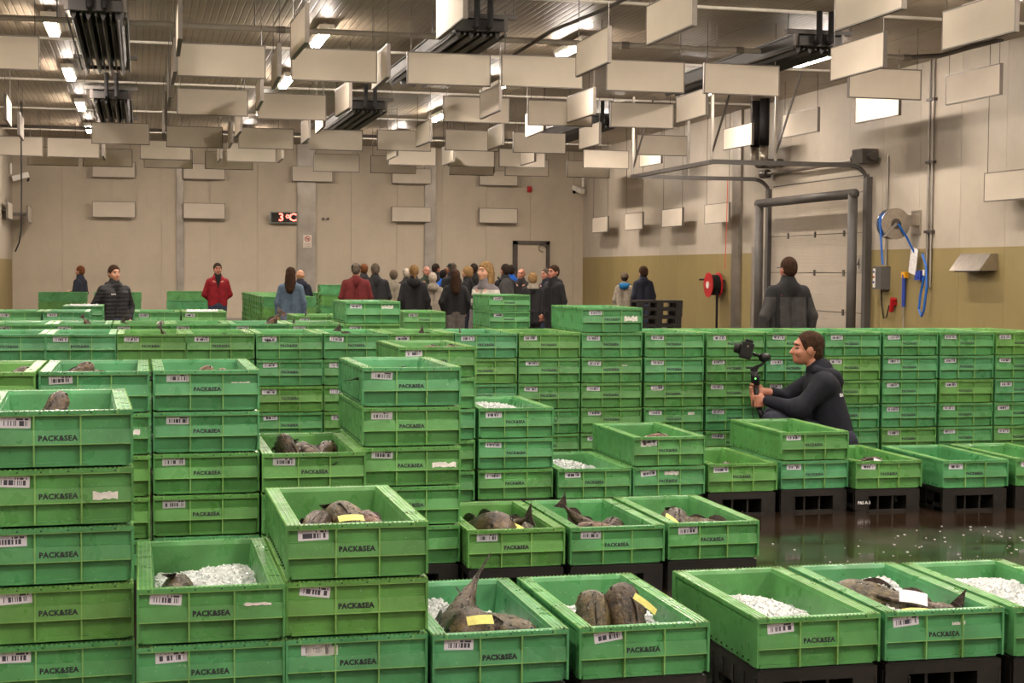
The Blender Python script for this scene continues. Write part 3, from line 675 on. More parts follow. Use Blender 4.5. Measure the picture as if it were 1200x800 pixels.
# ------------------------------------------------------------------ fish, ice and slips in the crates
def fish_kit(name, L, hh, ww, bend, lift, skin, seed):
    """body loft along x (head +x, tail -x, back +z), plus separate fins and eyes"""
    rnd = random.Random(seed); N, K = 18, 14
    ts = [i/(N-1) for i in range(N)]
    def prof(t):                                     # t=0 snout .. 1 tail root
        a = min(1, math.sqrt(max(0, t)/.16)) if t < .16 else 1
        b = 1 if t < .35 else max(.16, 1-((t-.35)/.65)**1.25*.9)
        return a*b
    def spine(t):
        x = L*(.5-t); return Vector((x, bend*L*math.sin(t*PI)*.5+bend*L*.3*t*t, lift*L*(t-.4)**2*(1 if t > .4 else .3)))
    m = MB(); vs = []
    for i, t in enumerate(ts):
        c = spine(t); p = prof(t)+.015*rnd.uniform(-1, 1)
        for k in range(K):
            a = 2*PI*k/K; cu, su = math.cos(a), math.sin(a)
            vs.append((c.x, c.y+ww*L*p*cu*(1+.08*rnd.uniform(-1, 1)), c.z+hh*L*p*su*(.75 if su < 0 else 1)))
    vs.append(tuple(spine(0)+Vector((.012*L, 0, 0)))); vs.append(tuple(spine(1)))
    fs = [(i*K+k, i*K+(k+1) % K, (i+1)*K+(k+1) % K, (i+1)*K+k) for i in range(N-1) for k in range(K)]
    fs += [((k+1) % K, k, N*K) for k in range(K)]+[((N-1)*K+k, (N-1)*K+(k+1) % K, N*K+1) for k in range(K)]
    m._add(vs, fs, 0)
    kit = [('body', m.mesh(name+'_body', skin, True))]
    def fan(base, pts, th):
        """thin webbed fin: two outlines joined by an edge"""
        q = MB(); n = len(pts); vs = []
        for sg in (-1, 1): vs += [(p[0], p[1]+sg*th*(1 if j in (0, n-1) else .35), p[2]) for j, p in enumerate(pts)]
        fs = [tuple(range(n)), tuple(range(2*n-1, n-1, -1))]+[(i, (i+1) % n, (i+1) % n+n, i+n) for i in range(n)]
        return q._add(vs, fs, 0)
    e = spine(1); d = (spine(1)-spine(.93)).normalized(); up = Vector((-d.z, 0, d.x)) if abs(d.x)+abs(d.z) > 0 else Vector((0, 0, 1))
    if up.z < 0: up = -up
    h = hh*L*1.05
    tail = [e-d*.02*L+up*h*.2]
    for j in range(9):
        u = 1-2*j/8; tail.append(e+d*L*(.17-.03*(1-u*u)*1.2)+up*h*u*1.0+Vector((0, 0, .006*L*((j % 2)*2-1))))
    tail.append(e-d*.02*L-up*h*.2)
    kit.append(('tail_fin', fan(e, tail, .006).mesh(name+'_tail', M_FIN)))
    for nm, t0, t1, sg, hk in (('dorsal_fin', .28, .55, 1, .55), ('second_dorsal_fin', .6, .88, 1, .8), ('anal_fin', .58, .86, -1, .8)):
        pts = []
        for j in range(8):
            t = t0+(t1-t0)*j/7; p = spine(t); pts.append((p.x-.02*L*(j/7), p.y, p.z+sg*hh*L*(prof(t)*.86+hk*math.sin(PI*(.15+.8*j/7))*.6)))
        for j in range(7, -1, -1):
            t = t0+(t1-t0)*j/7; p = spine(t); pts.append((p.x, p.y, p.z+sg*hh*L*prof(t)*(.7 if sg > 0 else .5)))
        kit.append((nm, fan(None, pts, .003).mesh(name+'_'+nm, M_FIN)))
    for sg in (-1, 1):
        p = spine(.25); b = Vector((p.x, p.y+sg*ww*L*.9, p.z-.02*L)); q = MB()
        vs = [b+Vector((0, 0, .03*L))]+[b+Vector((-L*.13*math.cos(R(a)), sg*L*.05, -L*.1*math.sin(R(a)))) for a in (-40, -15, 15, 45)]+[b+Vector((0, 0, -.03*L))]
        vs2 = [v+Vector((0, sg*.004, 0)) for v in vs]; n = len(vs)
        q._add(vs+vs2, [tuple(range(n)), tuple(range(2*n-1, n-1, -1))]+[(i, (i+1) % n, (i+1) % n+n, i+n) for i in range(n)], 0)
        kit.append(('pectoral_fin', q.mesh(name+'_pectoral', M_FIN)))
        p = spine(.1); kit.append(('eye', MB().ball((p.x, p.y+sg*ww*L*.6, p.z+hh*L*.42), .016*L+.003, 8, 6).mesh(name+'_eye', M_EYE, True)))
    return kit
KITS = {'brown': fish_kit('brown_fish', .50, .15, .13, .06, .35, M_FISH, 1), 'olive': fish_kit('olive_fish', .46, .17, .14, -.1, .15, M_FISHO, 2),
        'red': fish_kit('red_fish', .40, .16, .13, .12, .1, M_FISHR, 3), 'dark': fish_kit('dark_fish', .52, .16, .14, -.05, .3, M_FISH, 4),
        'broad': fish_kit('broad_fish', .44, .21, .19, .05, .1, M_FISH, 5), 'broad_olive': fish_kit('broad_olive_fish', .44, .2, .2, -.08, .1, M_FISHO, 6)}
FISHN = {}
def fish(key, kind, dx, dy, dz, rot, sc, label):
    """dx, dy from the crate's centre, dz above its floor"""
    c = CRATES[key]; rz = c.rotation_euler[2]
    x, y = dx*math.cos(rz)-dy*math.sin(rz), dx*math.sin(rz)+dy*math.cos(rz)
    t = thing('fish', label, 'fish', (c.location.x+x, c.location.y+y, c.location.z+.016+dz), 0, 'fish in the crates')
    t.rotation_euler = (R(rot[0]), R(rot[1]), R(rot[2])+rz); t.scale = (sc,)*3
    body = None
    for nm, me in KITS[kind]:
        o = obj(nm, me, body if nm == 'eye' else t)
        if nm == 'body': body = o
    return t
def ice_mesh(name, hfun, seed, n=520, x0=-.165, x1=.165, y0=-.375, y1=.375):
    rnd = random.Random(seed); m = MB(); nx, ny = 16, 30; vs = []
    for j in range(ny):
        for i in range(nx):
            x = x0+(x1-x0)*i/(nx-1); y = y0+(y1-y0)*j/(ny-1); vs.append((x, y, max(.001, hfun(x, y)+rnd.uniform(-.006, .006))))
    fs = [(j*nx+i, j*nx+i+1, (j+1)*nx+i+1, (j+1)*nx+i) for j in range(ny-1) for i in range(nx-1)]
    m._add(vs, fs, 0)
    for _ in range(int(n*1.5)):
        x = rnd.uniform(x0+.01, x1-.01); y = rnd.uniform(y0+.01, y1-.01); z = hfun(x, y)
        if z < .005: continue
        r = rnd.uniform(.0045, .012); rot = Euler((rnd.uniform(0, 6), rnd.uniform(0, 6), rnd.uniform(0, 6))).to_matrix(); c = Vector((x, y, z+r*.35))
        pts = [c+rot @ Vector((sx*r*rnd.uniform(.5, 1), sy*r*rnd.uniform(.5, 1), sz*r*rnd.uniform(.5, 1))) for sx in (-1, 1) for sy in (-1, 1) for sz in (-1, 1)]
        m._add(pts, [(0, 1, 3, 2), (4, 6, 7, 5), (0, 4, 5, 1), (2, 3, 7, 6), (0, 2, 6, 4), (1, 5, 7, 3)], 0)
    return m.mesh(name, M_ICE)
def ice(key, label, hfun, seed, n=700):
    c = CRATES[key]
    o = obj('crushed_ice', ice_mesh('crushed_ice', hfun, seed, n), None, (c.location.x, c.location.y, c.location.z+.0165), (0, 0, c.rotation_euler[2]))
    tag(o, label, 'ice', None, 'stuff')
def slip(key, dx, dy, dz, rot, label, mat=None, sx=.085, sy=.03):
    c = CRATES[key]; n = 6
    m = MB(); vs = []
    for i in range(n+1):
        u = i/n-.5; vs += [(u*sx, -sy/2, -.02*u*u), (u*sx, sy/2, -.02*u*u)]
    vs += [(a, b, z+.0012) for a, b, z in vs]; k = 2*(n+1)
    fs = []
    for i in range(n): fs += [(2*i, 2*i+1, 2*i+3, 2*i+2), (k+2*i, k+2*i+2, k+2*i+3, k+2*i+1), (2*i, 2*i+2, k+2*i+2, k+2*i), (2*i+1, k+2*i+1, k+2*i+3, 2*i+3)]
    fs += [(0, k, k+1, 1), (2*n, 2*n+1, k+2*n+1, k+2*n)]
    m._add(vs, fs, 0)
    o = m.build('paper_slip', mat or M_YTAG, None, (c.location.x+dx, c.location.y+dy, c.location.z+.016+dz), tuple(R(a) for a in rot))
    tag(o, label, 'paper slip', 'paper slips on the fish')
def sticker(key, dx, dz, w_, h_, lv='band', seed=0):
    """torn remains of a sticker on the front of one crate"""
    c = CRATES[key]; rnd = random.Random(seed); n = 9
    top = [(-w_/2+w_*i/n, h_/2*rnd.uniform(.3, 1)) for i in range(n+1)]; bot = [(-w_/2+w_*i/n, -h_/2*rnd.uniform(.5, 1)) for i in range(n, -1, -1)]
    yo = -CL/2+(.005 if lv == 'band' else .0178)
    MB().prism(top+bot, -.0006, 0, 'y').build('torn_sticker', M_PAPER, [q for q in c.children if q.name.startswith('crate_body')][0], (dx, yo, dz), (R(-8.3) if lv == 'band' else 0, 0, 0))

def fill():
    # nearest row
    k = ('r1_0', 4)
    ice(k, 'crushed ice in the top crate at far left', lambda x, y: .05+.02*math.sin(9*x+3*y), 1, 300)
    fish(k, 'brown', -.02, -.05, .09, (0, -40, 70), .55, 'brown fish poking up in the far left top crate')
    fish(k, 'red', .1, -.1, .08, (80, 0, 20), .6, 'brown fish at right in the far left top crate')
    k = ('r1_1', 1)
    ice(k, 'crushed ice filling the low two-crate stack top', lambda x, y: .06+.025*math.cos(5*y)+.012*math.sin(14*x), 2, 900)
    fish(k, 'dark', -.12, -.15, .085, (85, 0, 80), .7, 'dark fish along the left of the ice-filled two-crate stack')
    k = ('r1_2', 2)
    fish(k, 'broad', -.1, -.12, .085, (25, -8, 75), .6, 'brown fish at left in the three-crate stack top')
    fish(k, 'broad_olive', .01, -.08, .095, (-20, -6, 100), .72, 'olive fish in the middle of the three-crate stack top')
    fish(k, 'red', .11, -.12, .085, (30, -10, 110), .68, 'reddish fish at right in the three-crate stack top')
    fish(k, 'brown', .0, .18, .05, (80, 0, 90), .8, 'brown fish at the back of the three-crate stack top')
    slip(k, .0, -.26, .155, (30, 0, 5), 'yellow paper slip in the three-crate stack top')
    k = ('r1_3', 0)
    ice(k, 'crushed ice at left beside the big tailed fish', lambda x, y: .07-.25*x+.01*math.sin(20*y), 3, 600)
    fish(k, 'dark', -.03, .03, .11, (-30, 15, 250), .85, 'big brown fish with its tail standing up, nearest row')
    fish(k, 'broad', -.05, -.16, .1, (20, -10, 255), .98, 'olive brown fish under the yellow slip, nearest row')
    fish(k, 'broad_olive', .075, -.13, .095, (30, 5, 285), .92, 'olive fish at right beside the big tailed fish')
    fish(k, 'brown', .02, .12, .06, (85, 0, 100), .85, 'brown fish at the back beside the big tailed fish')
    slip(k, -.05, -.335, .185, (52, 0, 6), 'yellow paper slip on the big tailed fish', None, .09, .032)
    k = ('r1_4', 0)
    ice(k, 'crushed ice at right beside two upright fish', lambda x, y: .06+.22*max(0, x)+.015*math.sin(16*y), 4, 700)
    fish(k, 'broad_olive', -.095, -.13, .085, (0, -47, 78), .7, 'left of two upright pointed fish, nearest row')
    fish(k, 'broad', .045, -.15, .095, (0, -47, 102), .78, 'right of two upright pointed fish, with yellow slip')
    fish(k, 'brown', -.03, .05, .05, (85, 0, 80), .8, 'brown fish lying behind the two upright fish')
    slip(k, .065, -.235, .19, (62, 38, 0), 'yellow paper slip stuck on the right upright fish', None, .1, .024)
    k = ('r1_5', 0)
    ice(k, 'crushed ice heaped in the nearest-row ice crate', lambda x, y: .055+.045*math.exp(-((x+.05)**2/.02+(y-.02)**2/.06))+.012*math.sin(13*y+5*x)-.12*max(0, x-.05), 5, 1100)
    k = ('r1_6', 0)
    fish(k, 'broad_olive', -.03, -.02, .075, (10, 0, 125), 1.1, 'big spotted olive flatfish under ice and white slip')
    fish(k, 'brown', .09, -.2, .085, (70, 6, -60), .72, 'brown fish at front right beside the white slip')
    fish(k, 'olive', -.08, -.12, .06, (80, 0, 60), .8, 'olive fish at front left beside the white slip')
    ice(k, 'crushed ice on top of the spotted flatfish', lambda x, y: .05+.115*math.exp(-((x+.0)**2/.014+(y-.08)**2/.03)), 6, 700)
    slip(k, -.02, -.22, .165, (34, 8, -22), 'white paper slip on the spotted flatfish', plain('white_slip', (.62, .6, .62, 1), .5, scale=50, var=.15), .1, .06)
    slip(k, -.05, -.3, .135, (24, 0, -12), 'yellow paper slip below the white slip', None, .1, .03)
    ice(('r1_7', 0), 'crushed ice in the crate cut by the right edge', lambda x, y: .09+.02*math.sin(9*y), 7, 700)
    # second row
    for i, lst in ((0, ((.1, -.2, .06, 'dark'),)), (1, ((-.1, -.2, .085, 'brown'), (-.03, -.22, .08, 'red'), (.04, -.18, .085, 'brown'), (.13, -.2, .06, 'dark'))), (2, ((-.03, -.2, .08, 'red'), (.1, -.15, .075, 'red')))):
        for j, (dx, dy, dz, kd) in enumerate(lst):
            fish(('r2_%d' % i, 4), kd, dx, dy, dz+.02, (30*j-20, -30+12*j, 40+60*j), .55, 'small fish showing %s from left, %s second-row stack' % (ORD[j], ORD[i]))
    slip(('r2_2', 4), .13, -.25, .13, (50, 10, 20), 'yellow paper slip in the third second-row stack', None, .05, .025)
    k = ('r2_3', 2)
    for j, (dx, dy, dz, rt, sc, kd) in enumerate(((-.12, -.15, .1, (20, -35, 80), .6, 'dark'), (-.06, -.2, .1, (0, -40, 120), .66, 'brown'), (.03, -.18, .1, (40, -12, 120), .7, 'brown'), (.08, -.1, .1, (-30, -10, 70), .7, 'brown'), (.12, -.24, .09, (60, 0, 65), .6, 'olive'), (0, .12, .07, (80, 0, 100), .9, 'brown'))):
        fish(k, kd, dx, dy, dz, rt, sc, 'brown fish, %s in the heaped lower second-row stack' % ORD[j])
    k = ('r2_4', 4)
    for j, (dx, dy, kd) in enumerate(((-.12, -.2, 'red'), (-.04, -.15, 'red'), (.06, -.1, 'brown'))): fish(k, kd, dx, dy, .09, (80, 0, 20+50*j), .6, 'reddish fish, %s from left in the tall middle stack' % ORD[j])
    ice(k, 'crushed ice in the tall middle stack top', lambda x, y: .08+.015*math.sin(11*y), 8, 300)
    k = ('r2_5', 0)
    fish(k, 'broad', -.1, -.14, .1, (10, -10, 290), 1.05, 'big dark fish at left with yellow slip, second row')
    fish(k, 'dark', .02, -.03, .1, (10, 10, 115), .7, 'dark fish with a raised fin, second row')
    fish(k, 'olive', .1, -.15, .09, (50, -18, 110), .7, 'olive fish at right beside the yellow slip, second row')
    fish(k, 'brown', -.05, -.24, .07, (75, 0, 20), .55, 'brown fish at the front beside the yellow slip, second row')
    slip(k, .03, -.27, .15, (45, 22, 0), 'yellow paper slip in the second-row crate', None, .09, .03)
    k = ('r2_6', 0)
    fish(k, 'dark', -.03, .08, .09, (0, 30, 28), .58, 'dark fish whose tail rises over the left rim')
    fish(k, 'red', .0, -.2, .09, (40, 0, 150), .78, 'long mottled fish lying below the raised tail')
    fish(k, 'broad', .06, -.1, .07, (10, 0, 60), .75, 'brown fish at right with fin up below the raised tail')
    k = ('r2_7', 0)
    fish(k, 'broad', -.07, -.12, .08, (15, -10, 75), .8, 'round brown fish at left of the second row end crate')
    fish(k, 'broad_olive', .06, -.13, .08, (0, 4, 165), .7, 'olive fish lying across the second row end crate')
    fish(k, 'brown', .02, .1, .06, (80, 0, 90), .9, 'brown fish at the back of the second row end crate')
    slip(k, -.12, -.2, .14, (40, 38, 0), 'yellow paper slip in the second row end crate', None, .09, .03)
    slip(k, -.05, -.3, .12, (35, 0, 0), 'white paper slip in the second row end crate', MATS['white_slip'], .075, .03)
    # third row
    k = ('r3_0', 4)
    ice(k, 'crushed ice in the tallest third-row stack', lambda x, y: .1+.012*math.sin(12*y+6*x), 9, 500)
    for j, (dx, kd) in enumerate(((-.02, 'red'), (.1, 'red'))): fish(k, kd, dx, -.22, .12, (80, 0, 10+20*j), .55, 'reddish fish, %s in the tallest third-row stack' % ORD[j])
    slip(k, -.09, -.2, .14, (50, 0, 0), 'yellow paper slip in the tallest third-row stack', None, .05, .025)
    k = ('r3_1', 2)
    ice(k, 'crushed ice in the third-row three-crate stack', lambda x, y: .1+.02*math.sin(8*x+2), 10, 700)
    fish(k, 'red', .06, -.27, .1, (75, 0, 5), .6, 'reddish fish on ice in the third-row three-crate stack')
    ice(('r3_2', 0), 'crushed ice in the third-row ice crate', lambda x, y: .09+.03*math.exp(-(x/.1)**2)+.01*math.sin(15*y)-.1*max(0, x-.02), 11, 800)
    fish(('r3_3', 1), 'red', .02, -.08, .1, (80, 0, 15), .62, 'reddish brown fish in the two-crate stack left of crouching man')
    fish(('r3_4', 0), 'red', -.12, -.2, .09, (30, 0, 40), .55, 'pale fish at left in the third-row middle crate')
    fish(('r3_4', 0), 'brown', .0, -.15, .07, (60, -20, 70), .5, 'brown fish with fin in the third-row middle crate')
    fish(('r3_5', 1), 'red', .0, -.2, .06, (80, 0, 10), .6, 'reddish fish in the crate before the crouching man')
    fish(('r3_6', 0), 'brown', -.07, -.2, .1, (40, -6, 10), .65, 'brown fish beside white slip right of crouching man')
    slip(('r3_6', 0), .03, -.25, .125, (40, 22, -20), 'white paper slip in crate right of crouching man', MATS['white_slip'], .09, .05)
    # fourth and fifth rows: a few tails above the rims
    for j, (key, dx, dy, dz, rt, sc, kd) in enumerate(((('r4_2', 4), .1, -.05, .08, (0, 42, 60), .5, 'dark'), (('r4_5', 4), .02, -.1, .1, (0, 25, 0), .45, 'dark'), (('r4_6', 4), .12, -.15, .1, (0, 20, 40), .45, 'dark'), (('r4_7', 4), -.1, .1, .1, (0, 15, 90), .45, 'brown'), (('r4_3', 4), .0, -.1, .1, (60, 0, 10), .6, 'brown'))):
        fish(key, kd, dx, dy, dz, rt, sc, 'dark fish tip above the rim, %s such in the fourth row' % ORD[j])
    for j, (key, dx, dy, dz, rt, sc, kd) in enumerate(((('r5_1', 4), .06, -.1, .12, (0, 50, 30), .5, 'red'), (('r5_2', 4), -.08, -.1, .1, (0, 20, 60), .5, 'brown'), (('r5_2', 4), .14, -.1, .12, (20, -8, 80), .5, 'broad'), (('r5_4', 4), .1, -.1, .12, (0, 45, 150), .75, 'red'), (('r5_5', 4), -.1, -.1, .09, (0, 20, 60), .5, 'brown'), (('r6_0', 4), -.1, -.2, .1, (0, 40, 90), .6, 'red'), (('r5_6', 5), .0, -.1, .1, (20, 5, 60), .6, 'broad'))):
        fish(key, kd, dx, dy, dz, rt, sc, 'fish tail or head rising above the far rims, %s from left' % ORD[j])
    ice(('r7_3', 4), 'crushed ice in a sixth-row crate', lambda x, y: .15+.005*math.sin(9*y), 12, 200)
    ice(('r8_0', 4), 'crushed ice in the crate before the puffer jacket man', lambda x, y: .15+.006*math.sin(9*y), 13, 200)
    # torn stickers
    for j, a in enumerate(((('r1_0', 3), .14, .094, .075, .03, 'band'), (('r1_1', 1), .14, .118, .085, .012, 'band'), (('r1_2', 0), -.11, .135, .1, .045, 'up'), (('r2_2', 4), .13, .12, .05, .016, 'up'), (('r2_2', 4), .17, .122, .03, .014, 'up'), (('r2_4', 2), .15, .095, .11, .028, 'band'), (('r2_1', 3), .16, .1, .05, .03, 'band'),
                           (('r4_4', 4), -.13, .125, .06, .04, 'up'), (('r4_9', 5), .14, .1, .1, .05, 'band'), (('r5_6', 5), .12, .135, .1, .04, 'up'), (('r3_3', 0), .02, .14, .09, .03, 'up'), (('r3_3', 1), -.13, .14, .09, .05, 'up'), (('r4_9', 3), .1, .125, .04, .012, 'up'), (('r4_10', 2), -.12, .12, .07, .03, 'up'), (('r4_10', 1), .14, .13, .05, .03, 'up'), (('r1_6', 0), .06, .124, .05, .02, 'up'))):
        sticker(a[0], a[1], a[2], a[3], a[4], a[5], j)
fill()
def floor_bits():
    rnd = random.Random(3); m = MB()
    for _ in range(110):
        x = rnd.uniform(2.9, 5.6); y = rnd.uniform(6.0, 8.2); r = rnd.uniform(.0015, .005)
        if rnd.random() < .5: x, y = 4.6+rnd.gauss(0, .5), 7.5+rnd.gauss(0, .3)
        m.box(x-r, x+r, y-r*1.4, y+r*1.4, 0, r*.8)
    tag(m.build('spilled_ice', M_ICE), 'small ice crumbs scattered on the wet dark floor', 'ice', None, 'stuff')
floor_bits()

# ------------------------------------------------------------------ people: signed-distance figures meshed as one surface
def cone(a, b, ra, rb): return ('c', np.array(a, float), np.array(b, float), ra, rb)
def ell(c, r, cut=None): return ('e', np.array(c, float), np.array(r, float), cut)
def sdf_prim(p, P):
    if p[0] == 'c':
        a, b, ra, rb = p[1:]; ab = b-a; l2 = max(1e-9, float(ab @ ab))
        t = np.clip(((P-a) @ ab)/l2, 0, 1)
        return np.linalg.norm(P-a-t[..., None]*ab, axis=-1)-(ra+t*(rb-ra))
    c, r, cut = p[1:]
    q = (P-c)/r; n = np.linalg.norm(q, axis=-1); g = np.linalg.norm(q/r, axis=-1)+1e-9
    d = n*(n-1)/g
    if cut is not None:
        for p0, nn in cut: d = np.maximum(d, (P-np.array(p0)) @ np.array(nn))
    return d
def prim_box(p):
    if p[0] == 'c':
        r = max(p[3], p[4]); return np.minimum(p[1], p[2])-r, np.maximum(p[1], p[2])+r
    return p[1]-p[2], p[1]+p[2]
def surface(prims, res, k=.02):
    lo = np.min([prim_box(p)[0] for p in prims], 0)-3*res; hi = np.max([prim_box(p)[1] for p in prims], 0)+3*res
    n = np.ceil((hi-lo)/res).astype(int)+1
    F = np.full(n, 1.0, np.float32)
    for p in prims:
        a, b = prim_box(p); pad = k+4*res
        i0 = np.maximum(0, np.floor((a-pad-lo)/res).astype(int)); i1 = np.minimum(n, np.ceil((b+pad-lo)/res).astype(int)+1)
        g = np.stack(np.meshgrid(*[lo[d]+res*np.arange(i0[d], i1[d]) for d in range(3)], indexing='ij'), -1)
        d = sdf_prim(p, g).astype(np.float32); sl = tuple(slice(i0[q], i1[q]) for q in range(3)); f = F[sl]
        if k > 0:
            h = np.maximum(k-np.abs(f-d), 0)/k; F[sl] = np.minimum(f, d)-h*h*k*.25
        else: F[sl] = np.minimum(f, d)
    # surface nets
    ins = F < 0; nx, ny, nz = F.shape
    cnt = np.zeros((nx-1, ny-1, nz-1), np.int8); acc = np.zeros((nx-1, ny-1, nz-1, 3), np.float32)
    C = [(i, j, l) for i in (0, 1) for j in (0, 1) for l in (0, 1)]
    def corner(A, c): return A[c[0]:nx-1+c[0], c[1]:ny-1+c[1], c[2]:nz-1+c[2]]
    for a in C:
        for b in C:
            if sum(b)-sum(a) == 1 and all(y >= x for x, y in zip(a, b)):
                fa, fb = corner(F, a), corner(F, b); m = (fa < 0) != (fb < 0)
                t = np.where(m, fa/(fa-fb+1e-12), 0)
                for d in range(3): acc[..., d] += np.where(m, a[d]+t*(b[d]-a[d]), 0)
                cnt += m
    act = cnt > 0; idx = np.full(act.shape, -1, np.int64); idx[act] = np.arange(int(act.sum()))
    ijk = np.argwhere(act); V = lo+res*(ijk+acc[act]/cnt[act][:, None])
    faces = []
    for ax in range(3):
        o = [d for d in range(3) if d != ax]
        A = np.moveaxis(ins, ax, 0); m = A[:-1] != A[1:]; m = m[:, 1:-1, 1:-1]
        w_ = np.argwhere(m); s_ = A[:-1][:, 1:-1, 1:-1][m]
        I = np.moveaxis(idx, ax, 0)
        q = np.stack([I[w_[:, 0], w_[:, 1]+u, w_[:, 2]+v] for u, v in ((0, 0), (1, 0), (1, 1), (0, 1))], 1)
        flip = s_ if ax != 1 else ~s_
        q[~flip] = q[~flip][:, ::-1]; faces.append(q)
    Fq = np.concatenate(faces); return V, Fq[(Fq >= 0).all(1)]
def surf_obj(name, prims, res, mats, parent, k=.02, paint=None):
    V, Fq = surface(prims, res, k)
    me = bpy.data.meshes.new(name); me.vertices.add(len(V)); me.vertices.foreach_set('co', V.astype(np.float32).ravel())
    me.loops.add(Fq.size); me.loops.foreach_set('vertex_index', Fq.ravel().astype(np.int32))
    me.polygons.add(len(Fq)); me.polygons.foreach_set('loop_start', np.arange(0, Fq.size, 4, dtype=np.int32)); me.polygons.foreach_set('loop_total', np.full(len(Fq), 4, np.int32))
    me.update(calc_edges=True)
    for m in (mats if isinstance(mats, list) else [mats]): me.materials.append(m)
    if paint is not None:
        ctr = V[Fq].mean(1); me.polygons.foreach_set('material_index', paint(ctr).astype(np.int32))
    me.polygons.foreach_set('use_smooth', np.ones(len(Fq), bool)); me.update()
    return obj(name, me, parent)
def cloth(name, col, rough=.8, bump=.25): return plain('cloth_'+name, col, rough, 0, .22, 14, bump, .3)
SKIN = plain('skin', lin(182, 134, 108), .5, 0, .1, 20)
SKIN2 = plain('skin_ruddy', lin(170, 114, 92), .5, 0, .12, 20)
LIPS = plain('lips', lin(150, 82, 74), .5)
HAIRS = {n: plain('hair_'+n, lin(*c), .85, 0, .5, 45, .5, .15) for n, c in dict(brown=(56, 38, 26), black=(22, 18, 16), blond=(132, 104, 68), grey=(84, 74, 64), white=(170, 158, 142), ginger=(100, 60, 34), dark=(44, 34, 28), bald=(190, 140, 112)).items()}

def hand(w_, d, up_, sc=1.0, curl=.6, fr=.0095):
    """palm and five bent fingers; w_ wrist point, d direction of the hand, up_ thumb side"""
    w_ = np.array(w_, float); d = np.array(d, float); d /= np.linalg.norm(d); t = np.array(up_, float); t -= d*(t @ d); t /= np.linalg.norm(t); nrm = np.cross(d, t)
    P = [cone(w_, w_+d*.05*sc, .026*sc, .03*sc)]
    for j in range(4):
        o = t*(.03-.02*j)*sc; b = w_+d*.075*sc+o; L = (.040, .045, .042, .033)[j]*sc
        P.append(cone(w_+d*.03*sc+o*.8, b, .017*sc, .0125*sc))
        m = b+(d*math.cos(curl*.6)+nrm*math.sin(curl*.6))*L; e = m+(d*math.cos(curl*1.9)+nrm*math.sin(curl*1.9))*L*.85
        P += [cone(b, m, fr*sc*1.1, fr*sc), cone(m, e, fr*sc, fr*sc*.85)]
    b = w_+d*.025*sc+t*.03*sc; m = b+(d*.6+t*.7+nrm*.3)*.035*sc; e = m+(d*.85+t*.1+nrm*.4)*.032*sc
    P += [cone(b, m, .014*sc, .012*sc), cone(m, e, .012*sc, .01*sc)]
    return P
def head_prims(hz=1.635, y=0.0):
    z = hz-1.635
    P = [ell((0, .008+y, 1.652+z), (.076, .096, .098)), cone((0, -.052+y, 1.563+z), (0, -.03+y, 1.60+z), .042, .058), ell((0, -.03+y, 1.60+z), (.062, .068, .075)),
         cone((0, -.092+y, 1.642+z), (0, -.113+y, 1.605+z), .010, .0145), ell((0, -.082+y, 1.672+z), (.05, .018, .014)), ell((0, -.087+y, 1.575+z), (.026, .016, .013)), ell((0, -.078+y, 1.548+z), (.022, .02, .018))]
    for s in (-1, 1): P += [ell((s*.079, .01+y, 1.625+z), (.011, .021, .032)), ell((s*.04, -.06+y, 1.605+z), (.026, .028, .024))]
    return P
def hair_prims(style, z=0.0):
    c0 = (0, .016, 1.664+z); r0 = (.087, .105, .106)
    face = [((0, -.078, 1.70+z), (0, -.80, -.60))]
    if style == 'short': return [ell(c0, r0, face), ell((0, .055, 1.62+z), (.07, .06, .07), [((0, .02, 1.6+z), (0, -1, 0))])]
    if style == 'long': return [ell(c0, (.092, .108, .108), face), cone((0, .06, 1.62+z), (0, .09, 1.36+z), .085, .075), cone((.05, .05, 1.6+z), (.07, .06, 1.38+z), .045, .04), cone((-.05, .05, 1.6+z), (-.07, .06, 1.38+z), .045, .04)]
    if style == 'face_long': return [ell(c0, (.094, .108, .110), face), cone((.075, .02, 1.62+z), (.085, .0, 1.42+z), .04, .035), cone((-.075, .02, 1.62+z), (-.085, .0, 1.42+z), .04, .035), cone((0, .07, 1.6+z), (0, .08, 1.45+z), .075, .06)]
    if style == 'tail': return [ell(c0, r0, face), cone((0, .10, 1.67+z), (0, .125, 1.62+z), .028, .03), cone((0, .125, 1.62+z), (0, .12, 1.45+z), .03, .015)]
    if style == 'bob': return [ell(c0, (.098, .112, .108), face), ell((0, .05, 1.61+z), (.088, .075, .08), [((0, -.0, 1.6+z), (0, -1, 0))])]
    if style == 'sides': return [ell((0, .03, 1.635+z), (.083, .09, .06), [((0, -.01, 1.6+z), (0, -1, 0)), ((0, 0, 1.672+z), (0, 0, 1))])]
    return []
